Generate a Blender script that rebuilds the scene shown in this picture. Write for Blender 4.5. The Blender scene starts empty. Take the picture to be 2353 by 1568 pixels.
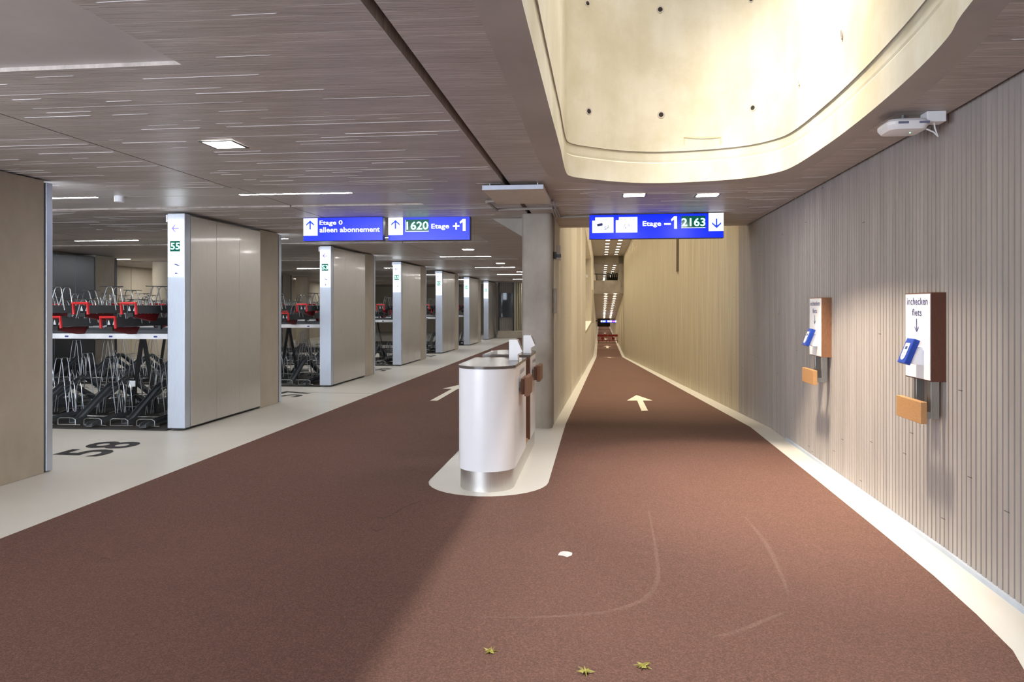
import bpy, math, random
from mathutils import Vector, Matrix
from mathutils.geometry import tessellate_polygon
random.seed(7)
D = bpy.data
COL = bpy.context.scene.collection
F = 1720.0; CX = 1176.5; HY = 704.0; H = 1.55     # focal length in px, principal column, horizon row, eye height
AN = math.atan(202.5 / F); CA = math.cos(AN); SA = math.sin(AN)
CZ = 2.73                                          # ceiling height
PI = math.pi

def W(s, t, z=0.0):            # building frame (s across the lanes, t along them) -> world
    return Vector((s * CA + t * SA, -s * SA + t * CA, z))
def ST(X, Y):
    return (X * CA - Y * SA, X * SA + Y * CA)
def g(px, py, z=0.0):          # plan point seen at a pixel of the reference at height z -> (s, t)
    Y = (H - z) * F / (py - HY)
    return ST((px - CX) / F * Y, Y)
def t_at(px, s):               # t where the plane s=const is crossed
    r = (px - CX) / F
    Y = s / (CA * r - SA)
    return (Y + s * SA) / CA
def ramp(t):
    a = 9.86                       # the slope begins at the head of the dividing wall
    if t <= a: return 0.0
    return max(-2.9, -0.0514 * (t - a))

# ------------------------------------------------------------------ materials
def lin(r, g_, b):
    f = lambda c: c / 12.92 if c <= 0.04045 else ((c + 0.055) / 1.055) ** 2.4
    return (f(r / 255), f(g_ / 255), f(b / 255), 1)
class NT:
    def __init__(s, name):
        s.m = D.materials.new(name); s.m.use_nodes = True
        s.t = s.m.node_tree; s.b = s.t.nodes['Principled BSDF']
    def n(s, typ, **kw):
        x = s.t.nodes.new(typ)
        for k, v in kw.items():
            if k.startswith('i_'):
                key = k[2:]; key = int(key) if key.isdigit() else key.replace('_', ' ')
                x.inputs[key].default_value = v
            else: setattr(x, k, v)
        return x
    def l(s, a, b): s.t.links.new(a, b)
    def math(s, op, a, b=None, c=None):
        x = s.n('ShaderNodeMath', operation=op)
        for i, v in enumerate((a, b, c)):
            if v is None: continue
            if hasattr(v, 'links'): s.l(v, x.inputs[i])
            else: x.inputs[i].default_value = v
        return x.outputs[0]
    def ramp(s, fac, stops):
        x = s.n('ShaderNodeValToRGB'); e = x.color_ramp.elements
        while len(e) < len(stops): e.new(0.5)
        for i, (p, c) in enumerate(stops): e[i].position = p; e[i].color = c
        s.l(fac, x.inputs[0]); return x.outputs[0]
    def mix(s, fac, a, b, mode='MIX'):
        x = s.n('ShaderNodeMix', data_type='RGBA', blend_type=mode)
        for i, v in ((0, fac), (6, a), (7, b)):
            if hasattr(v, 'links'): s.l(v, x.inputs[i])
            else: x.inputs[i].default_value = v
        return x.outputs[2]
    def pos(s, rot=0.0, scale=(1, 1, 1)):
        ge = s.n('ShaderNodeNewGeometry'); mp = s.n('ShaderNodeMapping')
        mp.inputs['Rotation'].default_value = (0, 0, rot); mp.inputs['Scale'].default_value = scale
        s.l(ge.outputs['Position'], mp.inputs['Vector']); return mp.outputs[0]
    def noise(s, vec, scale, detail=4, rough=0.6):
        x = s.n('ShaderNodeTexNoise'); x.inputs['Scale'].default_value = scale
        x.inputs['Detail'].default_value = detail; x.inputs['Roughness'].default_value = rough
        s.l(vec, x.inputs['Vector']); return x.outputs[0]
    def bump(s, h, strength=0.3, dist=0.01):
        x = s.n('ShaderNodeBump'); x.inputs['Strength'].default_value = strength
        x.inputs['Distance'].default_value = dist; s.l(h, x.inputs['Height'])
        s.l(x.outputs[0], s.b.inputs['Normal'])
def sc(c, k): return (c[0] * k, c[1] * k, c[2] * k, 1)
def plain(name, c, rough=0.5, metal=0.0, spec=0.5, emit=None, es=0.0, var=0.06):
    m = NT(name); b = m.b
    b.inputs['Roughness'].default_value = rough; b.inputs['Metallic'].default_value = metal
    b.inputs['Specular IOR Level'].default_value = spec
    if var:
        nz = m.noise(m.pos(), 9.0, 3)
        m.l(m.ramp(nz, [(0.3, sc(c, 1 - var)), (0.7, sc(c, 1 + var))]), b.inputs['Base Color'])
    else: b.inputs['Base Color'].default_value = c
    if emit:
        b.inputs['Emission Color'].default_value = emit; b.inputs['Emission Strength'].default_value = es
    return m.m
def concrete(name, c, c2, scale=1.2, rough=0.7, bstr=0.15, stretch=(1, 1, 1)):
    m = NT(name)
    p = m.pos(0, stretch)
    a = m.noise(p, scale, 6, 0.65); f = m.noise(m.pos(), 90, 2)
    col = m.ramp(a, [(0.3, c2), (0.62, c)])
    col = m.mix(m.math('MULTIPLY', f, 0.35), col, sc(c, 0.72))
    m.l(col, m.b.inputs['Base Color']); m.b.inputs['Roughness'].default_value = rough
    m.bump(m.math('ADD', a, m.math('MULTIPLY', f, 0.4)), bstr, 0.01)
    return m.m
def board_ceiling():
    m = NT('board_marked_concrete')
    p = m.pos(AN)
    sep = m.n('ShaderNodeSeparateXYZ'); m.l(p, sep.inputs[0])
    pw = 0.094
    tt = m.math('DIVIDE', sep.outputs[1], pw)
    idx = m.math('FLOOR', tt)
    fr = m.math('FRACT', tt)
    wn = m.n('ShaderNodeTexWhiteNoise', noise_dimensions='1D'); m.l(idx, wn.inputs['W'])
    grain = m.noise(m.pos(AN, (1.1, 34, 1)), 2.2, 6, 0.65)
    grain2 = m.noise(m.pos(AN, (5, 60, 1)), 1.8, 4, 0.7)
    soft = m.noise(m.pos(), 0.55, 4)
    c1 = lin(168, 157, 149); c2 = lin(200, 188, 181)
    col = m.ramp(grain, [(0.32, sc(c1, 0.72)), (0.5, sc(c2, 0.88)), (0.68, sc(c2, 1.2))])
    col = m.mix(m.math('MULTIPLY', wn.outputs[0], 0.45), col, sc(c1, 0.8))
    # fins, painted pale for the light they catch, left by the gaps between some formwork boards, broken along their length
    brk = m.noise(m.pos(AN, (0.45, 9, 1)), 1.6, 3, 0.6)
    edge = m.math('LESS_THAN', fr, 0.075)
    fin = m.math('MULTIPLY', edge, m.math('GREATER_THAN', brk, 0.53))
    col = m.mix(m.math('MULTIPLY', fin, 0.75), col, lin(228, 222, 222))
    dark = m.math('MULTIPLY', m.math('GREATER_THAN', fr, 0.93), m.math('LESS_THAN', brk, 0.5))
    col = m.mix(m.math('MULTIPLY', dark, 0.6), col, sc(c1, 0.5))
    col = m.mix(m.math('MULTIPLY', soft, 0.35), col, sc(c1, 1.0))
    m.l(col, m.b.inputs['Base Color']); m.b.inputs['Roughness'].default_value = 0.42
    hgt = m.math('ADD', m.math('MULTIPLY', grain, 0.5), m.math('MULTIPLY', grain2, 0.35))
    hgt = m.math('ADD', hgt, m.math('MULTIPLY', wn.outputs[0], 0.35))
    hgt = m.math('ADD', hgt, m.math('MULTIPLY', fin, -0.12))
    m.bump(hgt, 0.8, 0.022)
    return m.m
def slat_mat(name, c, c2, pitch=0.06):
    m = NT(name)
    p = m.pos(AN)
    sep = m.n('ShaderNodeSeparateXYZ'); m.l(p, sep.inputs[0])
    idx = m.math('FLOOR', m.math('DIVIDE', sep.outputs[1], pitch))
    wn = m.n('ShaderNodeTexWhiteNoise', noise_dimensions='1D'); m.l(idx, wn.inputs['W'])
    a = m.noise(m.pos(AN, (1, 5, 0.35)), 1.5, 5, 0.6); f = m.noise(m.pos(), 120, 2)
    col = m.ramp(a, [(0.3, c2), (0.65, c)])
    col = m.mix(m.math('MULTIPLY', wn.outputs[0], 0.32), col, sc(c, 0.78))
    col = m.mix(m.math('MULTIPLY', f, 0.25), col, sc(c, 0.75))
    # small horizontal butt joints where two boards of one rib met
    wn2 = m.n('ShaderNodeTexWhiteNoise', noise_dimensions='1D'); m.l(m.math('ADD', idx, 0.37), wn2.inputs['W'])
    jz = m.math('MULTIPLY', wn2.outputs[0], 9.0)
    dz = m.math('ABSOLUTE', m.math('SUBTRACT', sep.outputs[2], jz))
    j = m.math('LESS_THAN', dz, 0.0028)
    col = m.mix(m.math('MULTIPLY', j, 0.75), col, (0.02, 0.018, 0.015, 1))
    m.l(col, m.b.inputs['Base Color']); m.b.inputs['Roughness'].default_value = 0.75
    m.bump(m.math('ADD', m.math('MULTIPLY', f, 0.5), a), 0.2, 0.006)
    return m.m
def brown_floor():
    m = NT('brown_grit_coating')
    f = m.noise(m.pos(), 120, 3, 0.8); f2 = m.noise(m.pos(), 38, 3, 0.6); b = m.noise(m.pos(), 0.8, 5, 0.6)
    c = lin(105, 76, 66)
    col = m.ramp(f, [(0.36, sc(c, 0.45)), (0.5, c), (0.64, sc(c, 1.9))])
    col = m.mix(m.math('MULTIPLY', f2, 0.5), col, sc(c, 0.8))
    col = m.mix(m.math('MULTIPLY', b, 0.5), col, m.ramp(b, [(0.35, sc(c, 0.8)), (0.65, sc(c, 1.1))]))
    # thin worn tyre streaks
    w = m.noise(m.pos(AN, (3.5, 0.35, 1)), 1.3, 5, 0.7)
    col = m.mix(m.math('MULTIPLY', m.math('GREATER_THAN', w, 0.68), 0.12), col, sc(c, 1.7))
    m.l(col, m.b.inputs['Base Color']); m.b.inputs['Roughness'].default_value = 0.8; m.b.inputs['Specular IOR Level'].default_value = 0.25
    m.bump(m.math('ADD', f, m.math('MULTIPLY', f2, 0.6)), 0.8, 0.008)
    return m.m
def light_floor():
    m = NT('pale_screed'); c = lin(214, 211, 203)
    b = m.noise(m.pos(), 0.9, 6, 0.65); f = m.noise(m.pos(), 150, 2)
    st = m.noise(m.pos(0, (1, 1, 1)), 4.5, 6, 0.7)
    col = m.ramp(b, [(0.3, sc(c, 0.9)), (0.7, c)])
    col = m.mix(m.math('MULTIPLY', f, 0.2), col, sc(c, 0.8))
    col = m.mix(m.math('MULTIPLY', m.math('GREATER_THAN', st, 0.66), 0.15), col, sc(c, 0.7))
    m.l(col, m.b.inputs['Base Color']); m.b.inputs['Roughness'].default_value = 0.38
    return m.m
def brushed(name, c, rough, scale=(60, 60, 1.2)):
    m = NT(name); n_ = m.noise(m.pos(0, scale), 6, 4, 0.6); n2 = m.noise(m.pos(), 2.2, 3)
    m.l(m.ramp(n_, [(0.3, sc(c, 0.9)), (0.7, sc(c, 1.06))]), m.b.inputs['Base Color'])
    m.b.inputs['Metallic'].default_value = 1.0
    m.l(m.math('ADD', m.math('MULTIPLY', n2, 0.10), rough - 0.05), m.b.inputs['Roughness'])
    m.bump(n_, 0.03, 0.002)
    return m.m
def wood(name, c, rough=0.5, scale=(7, 7, 110)):
    m = NT(name); n_ = m.noise(m.pos(0, scale), 4, 5, 0.65)
    m.l(m.ramp(n_, [(0.3, sc(c, 0.75)), (0.5, c), (0.7, sc(c, 1.18))]), m.b.inputs['Base Color'])
    m.b.inputs['Roughness'].default_value = rough; m.bump(n_, 0.1, 0.003)
    return m.m
def well_mat():
    m = NT('stained_cream_concrete')
    c = lin(189, 187, 177); c2 = lin(170, 165, 147)
    a = m.noise(m.pos(), 1.1, 7, 0.65); v = m.noise(m.pos(0, (3, 3, 0.5)), 1.6, 5, 0.6); f = m.noise(m.pos(), 70, 3)
    col = m.ramp(a, [(0.35, c2), (0.6, c)])
    col = m.mix(m.ramp(v, [(0.38, (0.3, 0.3, 0.3, 1)), (0.62, (0, 0, 0, 1))]), col, lin(166, 158, 132))
    col = m.mix(m.math('MULTIPLY', m.math('GREATER_THAN', f, 0.68), 0.25), col, lin(150, 140, 110))
    m.l(col, m.b.inputs['Base Color']); m.b.inputs['Roughness'].default_value = 0.65
    m.bump(m.math('ADD', a, m.math('MULTIPLY', f, 0.3)), 0.15, 0.01)
    return m.m

M = {}
M['ceil'] = board_ceiling()
M['ceil_smooth'] = concrete('smooth_ceiling_concrete', lin(192, 185, 181), lin(176, 169, 166), 0.9, 0.42, 0.04)
M['rim'] = concrete('rim_concrete', lin(176, 168, 163), lin(158, 150, 145), 1.5, 0.55, 0.06)
M['finc'] = plain('pale_lit_fin', lin(205, 199, 200), 0.7)
M['gap'] = plain('gap_shade_black', (0.012, 0.010, 0.009, 1), 0.9, var=0)  # near-black painted in for the shade of gaps and tie holes
M['well'] = well_mat()
M['slat'] = slat_mat('ribbed_grey_concrete', lin(176, 169, 164), lin(152, 145, 140))
M['slat2'] = slat_mat('ribbed_concrete_lit', lin(208, 199, 176), lin(172, 162, 140))  # lighter, warmer copy of the grey ribs, ramp light painted into the colour
M['slat3'] = slat_mat('ribbed_pale_concrete', lin(236, 230, 218), lin(214, 207, 192), .14)
M['wallc'] = concrete('wall_concrete', lin(236, 231, 220), lin(218, 211, 198), 1.4, 0.7, 0.1, (1, 1, 0.5))
M['pylc'] = concrete('pylon_concrete', lin(184, 174, 158), lin(164, 154, 138), 1.7, 0.65, 0.08, (1, 1, 0.6))
M['col'] = concrete('column_concrete', lin(168, 160, 150), lin(128, 120, 111), 1.1, 0.6, 0.08, (1, 1, 0.7))
M['beige'] = concrete('beige_wall', lin(206, 196, 178), lin(190, 180, 160), 0.8, 0.7, 0.05)
M['floor'] = light_floor()
M['brown'] = brown_floor()
M['white_paint'] = plain('road_paint', lin(232, 226, 210), 0.5)
M['black_paint'] = plain('black_floor_paint', lin(40, 40, 42), 0.45)
M['steel'] = brushed('brushed_steel', (0.68, 0.66, 0.63, 1), 0.40)
_b = M['steel'].node_tree.nodes['Principled BSDF']; _b.inputs['Coat Weight'].default_value = .35; _b.inputs['Coat Roughness'].default_value = .08
M['steel'].node_tree.nodes['Principled BSDF'].inputs['Metallic'].default_value = 0.92
M['steel_front'] = brushed('satin_aluminium', (0.52, 0.57, 0.66, 1), 0.34)
M['steel_front'].node_tree.nodes['Principled BSDF'].inputs['Metallic'].default_value = 0.55
M['steel_dark'] = brushed('dark_steel_panel', (0.16, 0.17, 0.19, 1), 0.3)
M['chrome'] = plain('galvanised_tube', (0.40, 0.42, 0.44, 1), 0.36, 1.0, var=0.04)
M['gutter'] = plain('dark_grey_steel', lin(100, 105, 110), 0.42, 0.3)
M['black'] = plain('matt_black', (0.012, 0.012, 0.013, 1), 0.5)
M['mat'] = plain('rubber_mat', lin(48, 46, 44), 0.8)
M['red'] = plain('red_grip', lin(196, 30, 34), 0.4)
M['darkred'] = plain('dark_red_plate', lin(110, 12, 20), 0.5)
M['whitebar'] = plain('white_enamel', lin(240, 243, 248), 0.3)
M['bluelabel'] = plain('blue_print', lin(40, 60, 140), 0.4, var=0)
M['navy'] = plain('navy_print', lin(52, 58, 120), 0.5, var=0)
M['white'] = plain('white_lacquer', lin(232, 232, 236), 0.28, var=0.01)
M['whitepanel'] = plain('white_sign_panel', lin(238, 240, 246), 0.2, var=0.01)
M['counter'] = plain('grey_counter_top', lin(92, 86, 81), 0.2, spec=0.3, var=0.12)
M['woodd'] = wood('dark_brown_wood', lin(98, 64, 46), 0.45)
M['woodr'] = wood('dark_red_wood', lin(88, 52, 40), 0.5, (40, 40, 5))
M['woodl'] = wood('oak_wood', lin(176, 132, 88), 0.5, (8, 8, 120))
M['whiteplastic'] = plain('white_plastic', lin(232, 232, 236), 0.35, var=0.01)
M['blueplastic'] = plain('blue_plastic', lin(28, 64, 160), 0.35, var=0.02)
M['screen'] = plain('dark_screen', lin(60, 80, 130), 0.15, var=0)
M['greyprint'] = plain('grey_print', lin(110, 110, 135), 0.5, var=0)
M['base'] = plain('pale_blue_base', lin(178, 188, 202), 0.5)
M['lamp'] = plain('lamp_diffuser', (1, 1, 1, 1), 0.4, emit=(1.0, 0.96, 0.90, 1), es=75, var=0)
M['tube'] = plain('line_lamp_diffuser', (1, 1, 1, 1), 0.4, emit=(1.0, 0.97, 0.93, 1), es=95, var=0)
M['ramplamp'] = plain('warm_lamp_diffuser', (1, 1, 1, 1), 0.4, emit=(1.0, 0.84, 0.60, 1), es=25, var=0)
M['lampframe'] = plain('lamp_housing', lin(70, 66, 64), 0.4)
M['sblue'] = plain('blue_backlit', (0.0, 0.01, 0.18, 1), 0.3, emit=(0.0, 0.014, 0.78, 1), es=1.0, var=0)
M['swhite'] = plain('white_backlit', (0.8, 0.8, 0.8, 1), 0.15, emit=(0.86, 0.92, 1, 1), es=1.0, var=0)
M['swhite2'] = plain('white_backlit_tower', (0.8, 0.8, 0.8, 1), 0.15, emit=(0.86, 0.93, 1, 1), es=2.2, var=0)
M['swhite3'] = plain('white_backlit_rear', (0.8, 0.8, 0.8, 1), 0.15, emit=(0.72, 0.85, 1, 1), es=7.0, var=0)
M['sarrow'] = plain('blue_arrow_backlit', (0.02, 0.06, 0.5, 1), 0.3, emit=(0.01, 0.05, 0.6, 1), es=0.7, var=0)
M['sarrow2'] = plain('violet_arrow_backlit', (0.2, 0.2, 0.6, 1), 0.3, emit=(0.12, 0.08, 0.6, 1), es=0.8, var=0)
M['led'] = plain('green_led_digits', (0.3, 0.9, 0.7, 1), 0.3, emit=(0.35, 1.0, 0.72, 1), es=2.6, var=0)
M['ledpanel'] = plain('display_window', (0.0, 0.05, 0.04, 1), 0.15, emit=(0.0, 0.05, 0.035, 1), es=1.0, var=0)
M['signbox'] = plain('sign_housing', (0.01, 0.01, 0.02, 1), 0.4, var=0)
M['exitgreen'] = plain('green_exit_backlit', (0.1, 0.6, 0.3, 1), 0.3, emit=(0.25, 1.0, 0.5, 1), es=2.5, var=0)
M['redlit'] = plain('magenta_led', (0.6, 0.1, 0.3, 1), 0.3, emit=(1, 0.1, 0.3, 1), es=2, var=0)
M['leaf'] = plain('yellow_leaf', lin(168, 160, 84), 0.6)
M['paper'] = plain('crumpled_foil', lin(196, 190, 188), 0.5, var=0.15)
M['barrier'] = plain('red_barrier_plastic', lin(150, 26, 28), 0.45)
M['glass'] = plain('dark_glass', (0.03, 0.035, 0.04, 1), 0.06, var=0)
M['pipe'] = plain('grey_conduit', lin(150, 143, 136), 0.5)
M['board'] = plain('pale_board', lin(200, 190, 176), 0.6)
M['boardedge'] = plain('daylit_board_edge', lin(206, 214, 232), 0.5)
M['worn'] = plain('pale_scuff', lin(184, 154, 140), 0.7)
M['worn2'] = plain('dark_scuff', lin(90, 62, 54), 0.7)

# ------------------------------------------------------------------ mesh builder
class MB:
    def __init__(s): s.v = []; s.f = []; s.m = []
    def add(s, vs, fs, mi=0):
        o = len(s.v); s.v += [Vector(v) for v in vs]
        for f in fs: s.f.append([i + o for i in f]); s.m.append(mi)
        return s
    def box(s, a, b, fn=W, mi=0):           # corners a, b in the frame fn
        (x0, y0, z0), (x1, y1, z1) = a, b
        vs = [fn(x, y, z) for z in (z0, z1) for x, y in ((x0, y0), (x1, y0), (x1, y1), (x0, y1))]
        return s.add(vs, [(3, 2, 1, 0), (4, 5, 6, 7), (0, 1, 5, 4), (1, 2, 6, 5), (2, 3, 7, 6), (3, 0, 4, 7)], mi)
    def prism(s, pts, d0, d1, fn, mi=0):     # pts (a,b); fn(a,b,d)
        n = len(pts)
        vs = [fn(a, b, d0) for a, b in pts] + [fn(a, b, d1) for a, b in pts]
        fs = [tuple(range(n))[::-1], tuple(range(n, 2 * n))] + [(i, (i + 1) % n, n + (i + 1) % n, n + i) for i in range(n)]
        return s.add(vs, fs, mi)
    def tube(s, pts, r, n=8, fn=None, mi=0, closed=False):
        P = [Vector(fn(*p)) if fn else Vector(p) for p in pts]
        m = len(P); rings = []
        ref = None
        for i, p in enumerate(P):
            a = P[(i - 1) % m] if (closed or i > 0) else p
            b = P[(i + 1) % m] if (closed or i < m - 1) else p
            d = (b - a).normalized()
            if ref is None: ref = Vector((0, 0, 1)) if abs(d.z) < 0.9 else Vector((1, 0, 0))
            x = d.cross(ref)
            if x.length < 1e-4: x = d.cross(Vector((0.3, 1, 0.2)))
            x.normalize(); y = x.cross(d).normalized(); ref = y
            rings.append([p + (x * math.cos(2 * PI * k / n) + y * math.sin(2 * PI * k / n)) * r for k in range(n)])
        vs = [v for q in rings for v in q]; fs = []
        for i in range(m if closed else m - 1):
            j = (i + 1) % m
            for k in range(n): fs.append((i * n + k, i * n + (k + 1) % n, j * n + (k + 1) % n, j * n + k))
        if not closed: fs += [tuple(range(n))[::-1], tuple((m - 1) * n + k for k in range(n))]
        return s.add(vs, fs, mi)
    def build(s, name, mat, parent=None, smooth=False, bevel=0, origin='auto', segs=2):
        mats = mat if isinstance(mat, (list, tuple)) else [mat]
        me = D.meshes.new(name)
        if parent is not None: o0 = parent_world(parent)
        elif origin == 'auto':
            xs = [v.x for v in s.v]; ys = [v.y for v in s.v]; zs = [v.z for v in s.v]
            o0 = Vector(((min(xs) + max(xs)) / 2, (min(ys) + max(ys)) / 2, min(zs)))
        else: o0 = Vector((0, 0, 0))
        me.from_pydata([v - o0 for v in s.v], [], s.f)
        for q in mats: me.materials.append(M[q] if isinstance(q, str) else q)
        me.polygons.foreach_set('material_index', s.m)
        if smooth: me.polygons.foreach_set('use_smooth', [True] * len(s.f))
        me.update()
        ob = D.objects.new(name, me); COL.objects.link(ob)
        if parent is not None: ob.parent = parent
        else: ob.location = o0
        ob['_ow'] = tuple(o0)
        if smooth:
            md = ob.modifiers.new('es', 'EDGE_SPLIT'); md.split_angle = math.radians(38)
        if bevel:
            md = ob.modifiers.new('bv', 'BEVEL'); md.width = bevel; md.segments = segs; md.limit_method = 'ANGLE'
        return ob
def parent_world(p):
    v = Vector((0, 0, 0)); q = p
    while q is not None: v = v + q.location; q = q.parent
    return v
def thing(name, label, cat, loc, group=None):
    o = D.objects.new(name, None); COL.objects.link(o); o.location = loc; o.empty_display_size = 0.1
    return tag(o, label, cat, group)
def tag(o, label, cat, group=None, kind=None):
    o['label'] = label; o['category'] = cat
    if group: o['group'] = group
    if kind: o['kind'] = kind
    return o
def struct(o): o['kind'] = 'structure'; return o
def dup(o, loc=None, label=None, group=None, parent=None):
    c = o.copy(); COL.objects.link(c)
    if parent is not None: c.parent = parent
    if loc is not None: c.location = loc
    if label: c['label'] = label
    if group: c['group'] = group
    for ch in o.children: dup(ch, parent=c)
    return c

# ------------------------------------------------------------------ text as geometry
def text_geo(body, bold=0.0):
    cu = D.curves.new('txt', 'FONT'); cu.body = body; cu.size = 1; cu.offset = bold; cu.resolution_u = 3
    ob = D.objects.new('txt', cu); COL.objects.link(ob)
    bpy.context.view_layer.update()
    ev = ob.evaluated_get(bpy.context.evaluated_depsgraph_get()); me = ev.to_mesh()
    vs = [(v.co.x, v.co.y) for v in me.vertices]; fs = [tuple(p.vertices) for p in me.polygons]
    ev.to_mesh_clear(); D.objects.remove(ob); D.curves.remove(cu)
    return vs, fs
def put_text(mb, body, box, fn, bold=0.0, mi=0):     # fn(a,b) -> world ; box x0,x1,y0,y1 in that plane
    vs, fs = text_geo(body, bold)
    ax = [v[0] for v in vs]; ay = [v[1] for v in vs]
    x0, x1, y0, y1 = box
    q = [fn(x0 + (x - min(ax)) / (max(ax) - min(ax)) * (x1 - x0), y0 + (y - min(ay)) / (max(ay) - min(ay)) * (y1 - y0)) for x, y in vs]
    mb.add(q, fs, mi)
def poly(mb, pts, fn, mi=0): mb.add([fn(a, b) for a, b in pts], [tuple(range(len(pts)))], mi)
def arrow_pts(kind, x0, x1, y0, y1, th):            # thin-line arrow as quads in a y-down pixel box
    cx = (x0 + x1) / 2; cy = (y0 + y1) / 2; out = []
    if kind in 'ud':
        tip, end = (y0, y1) if kind == 'u' else (y1, y0)
        sg = 1 if kind == 'u' else -1; hw = (x1 - x0) / 2
        out.append([(cx - th / 2, tip + sg * th * .6), (cx + th / 2, tip + sg * th * .6), (cx + th / 2, end), (cx - th / 2, end)])
        for q in (-1, 1):
            out.append([(cx, tip), (cx + q * hw, tip + sg * hw * .95), (cx + q * hw, tip + sg * (hw * .95 + th * 1.15)), (cx, tip + sg * th * 1.5)])
    else:
        hh = (y1 - y0) / 2
        out.append([(x0 + th * .6, cy - th / 2), (x1, cy - th / 2), (x1, cy + th / 2), (x0 + th * .6, cy + th / 2)])
        for q in (-1, 1):
            out.append([(x0, cy), (x0 + hh * .95, cy + q * hh), (x0 + hh * .95 + th * 1.15, cy + q * hh), (x0 + th * 1.5, cy)])
    return out
def circle_ring(mb, cx, cy, r, th, fn, n=20, mi=0):
    for k in range(n):
        a, b = 2 * PI * k / n, 2 * PI * (k + 1) / n
        poly(mb, [(cx + (r + d) * math.cos(q), cy + (r + d) * math.sin(q)) for q, d in ((a, 0), (a, th), (b, th), (b, 0))], fn, mi)
def line2(mb, p, q, th, fn, mi=0):
    dx, dy = q[0] - p[0], q[1] - p[1]; L = math.hypot(dx, dy); nx, ny = -dy / L * th / 2, dx / L * th / 2
    poly(mb, [(p[0] + nx, p[1] + ny), (q[0] + nx, q[1] + ny), (q[0] - nx, q[1] - ny), (p[0] - nx, p[1] - ny)], fn, mi)

# ================================================================== SETTING
SW = 2.15                                   # right wall plane
def sw(t): return 2.15 if t >= 5 else 2.15 - 0.022 * (5 - t)
# ---- floor
fm = MB()
fm.add([W(-32, -5, 0), W(-0.6, -5, 0), W(-0.6, 75, 0), W(-32, 75, 0)], [(0, 1, 2, 3)])
ts = [-5, 0, 5, 9.86, 10.3] + list(range(11, 68, 2)) + [66.16, 70, 100, 172]
ts = sorted(set(ts))
vs = []; fs = []
for t in ts: vs += [W(-0.6, t, ramp(t)), W(SW + 0.3, t, ramp(t))]
for i in range(len(ts) - 1): fs.append((2 * i, 2 * i + 1, 2 * i + 3, 2 * i + 2))
fm.add(vs, fs)
struct(fm.build('floor', 'floor', origin=None))
# ---- brown lanes (a coating 4 mm thick on the screed)
def fillpoly(loops, z, mb, mi=0):            # loops of (s,t)
    vec = [[Vector((a, b, 0)) for a, b in L] for L in loops]
    tris = tessellate_polygon(vec); flat = [p for L in loops for p in L]
    mb.add([W(a, b, z) for a, b in flat], [tuple(x) for x in tris], mi)
lane = MB()
isl = [(-1.51, 9.0), (-1.51, 6.56)]
for k in range(1, 16):
    a = PI + PI * k / 16; isl.append((-0.98 + 0.53 * math.cos(a), 6.56 + 0.55 * math.sin(a)))
isl += [(-0.45, 6.56), (-0.45, 9.0)]
right_edge = [(1.4, -4), (1.55, 1.5), (1.68, 2.6), (1.78, 3.38), (1.84, 3.6), (1.875, 4.0), (1.90, 4.55), (1.91, 5.4), (1.915, 7.0), (1.91, 9.0)]
outer = [(-3.96, -4)] + right_edge + isl[::-1] + [(-3.96, 9.0)]
fillpoly([outer], 0.004, lane)
lane.add([W(-3.96, 9, .004), W(-1.51, 9, .004), W(-1.51, 70, .004), W(-3.96, 70, .004)], [(0, 1, 2, 3)])
vs = []; fs = []; tl = [t for t in ts if t > 9.0]; tl = [9.0] + tl
def le(t): return -0.45 + 0.14 * min(1, max(0, (t - 9) / 55))
for t in tl: vs += [W(le(t), t, ramp(t) + .004), W(1.91, t, ramp(t) + .004)]
for i in range(len(tl) - 1): fs.append((2 * i, 2 * i + 1, 2 * i + 3, 2 * i + 2))
lane.add(vs, fs)
struct(lane.build('floor', 'brown', origin=None))

# ---- ceiling over the hall : precast slabs with joints and a smooth recess by every line of lamps
TJ = [2.58 + 5.08 * k for k in range(-1, 13)]
cm = MB()
def slab(s0, s1, t0, t1, z, mi=0): cm.box((s0, t0, z), (s1, t1, CZ + 0.12), W, mi)
sed = [(-14.2, -8.7), (-8.7, -3.65), (-3.65, -0.90)]
for k in range(len(TJ) - 1):
    a, b = TJ[k], TJ[k + 1]; gp = 0.006
    for (s0, s1) in (sed if a < 25 else sed[:2] + [(-3.65, -1.75)]):
        g0, g1 = s0 + (0.007), s1 - (0.007 if s1 != -0.90 else 0.018)
        s2 = min(g1, -2.03)
        cuts = [(a + gp, a + 0.86, 0.02), (a + 0.86, b - 0.56, 0.0), (b - 0.56, b - gp, 0.02)]
        for (u0, u1, dz) in cuts:
            if dz and g0 < -2.03:
                slab(g0, s2, u0, u1, CZ + dz, 1)
                if g1 > -2.03: slab(-2.03, g1, u0, u1, CZ, 0)
            else: slab(g0, g1, u0, u1, CZ, 0)
cm.box((-14.3, -4, CZ + 0.12), (-0.9, 30.9, CZ + 0.2), W, 2); cm.box((-14.3, 30.9, CZ + 0.12), (-1.72, 68, CZ + 0.2), W, 2)
struct(cm.build('ceiling', ['ceil', 'ceil_smooth', 'gap'], origin=None))

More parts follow.
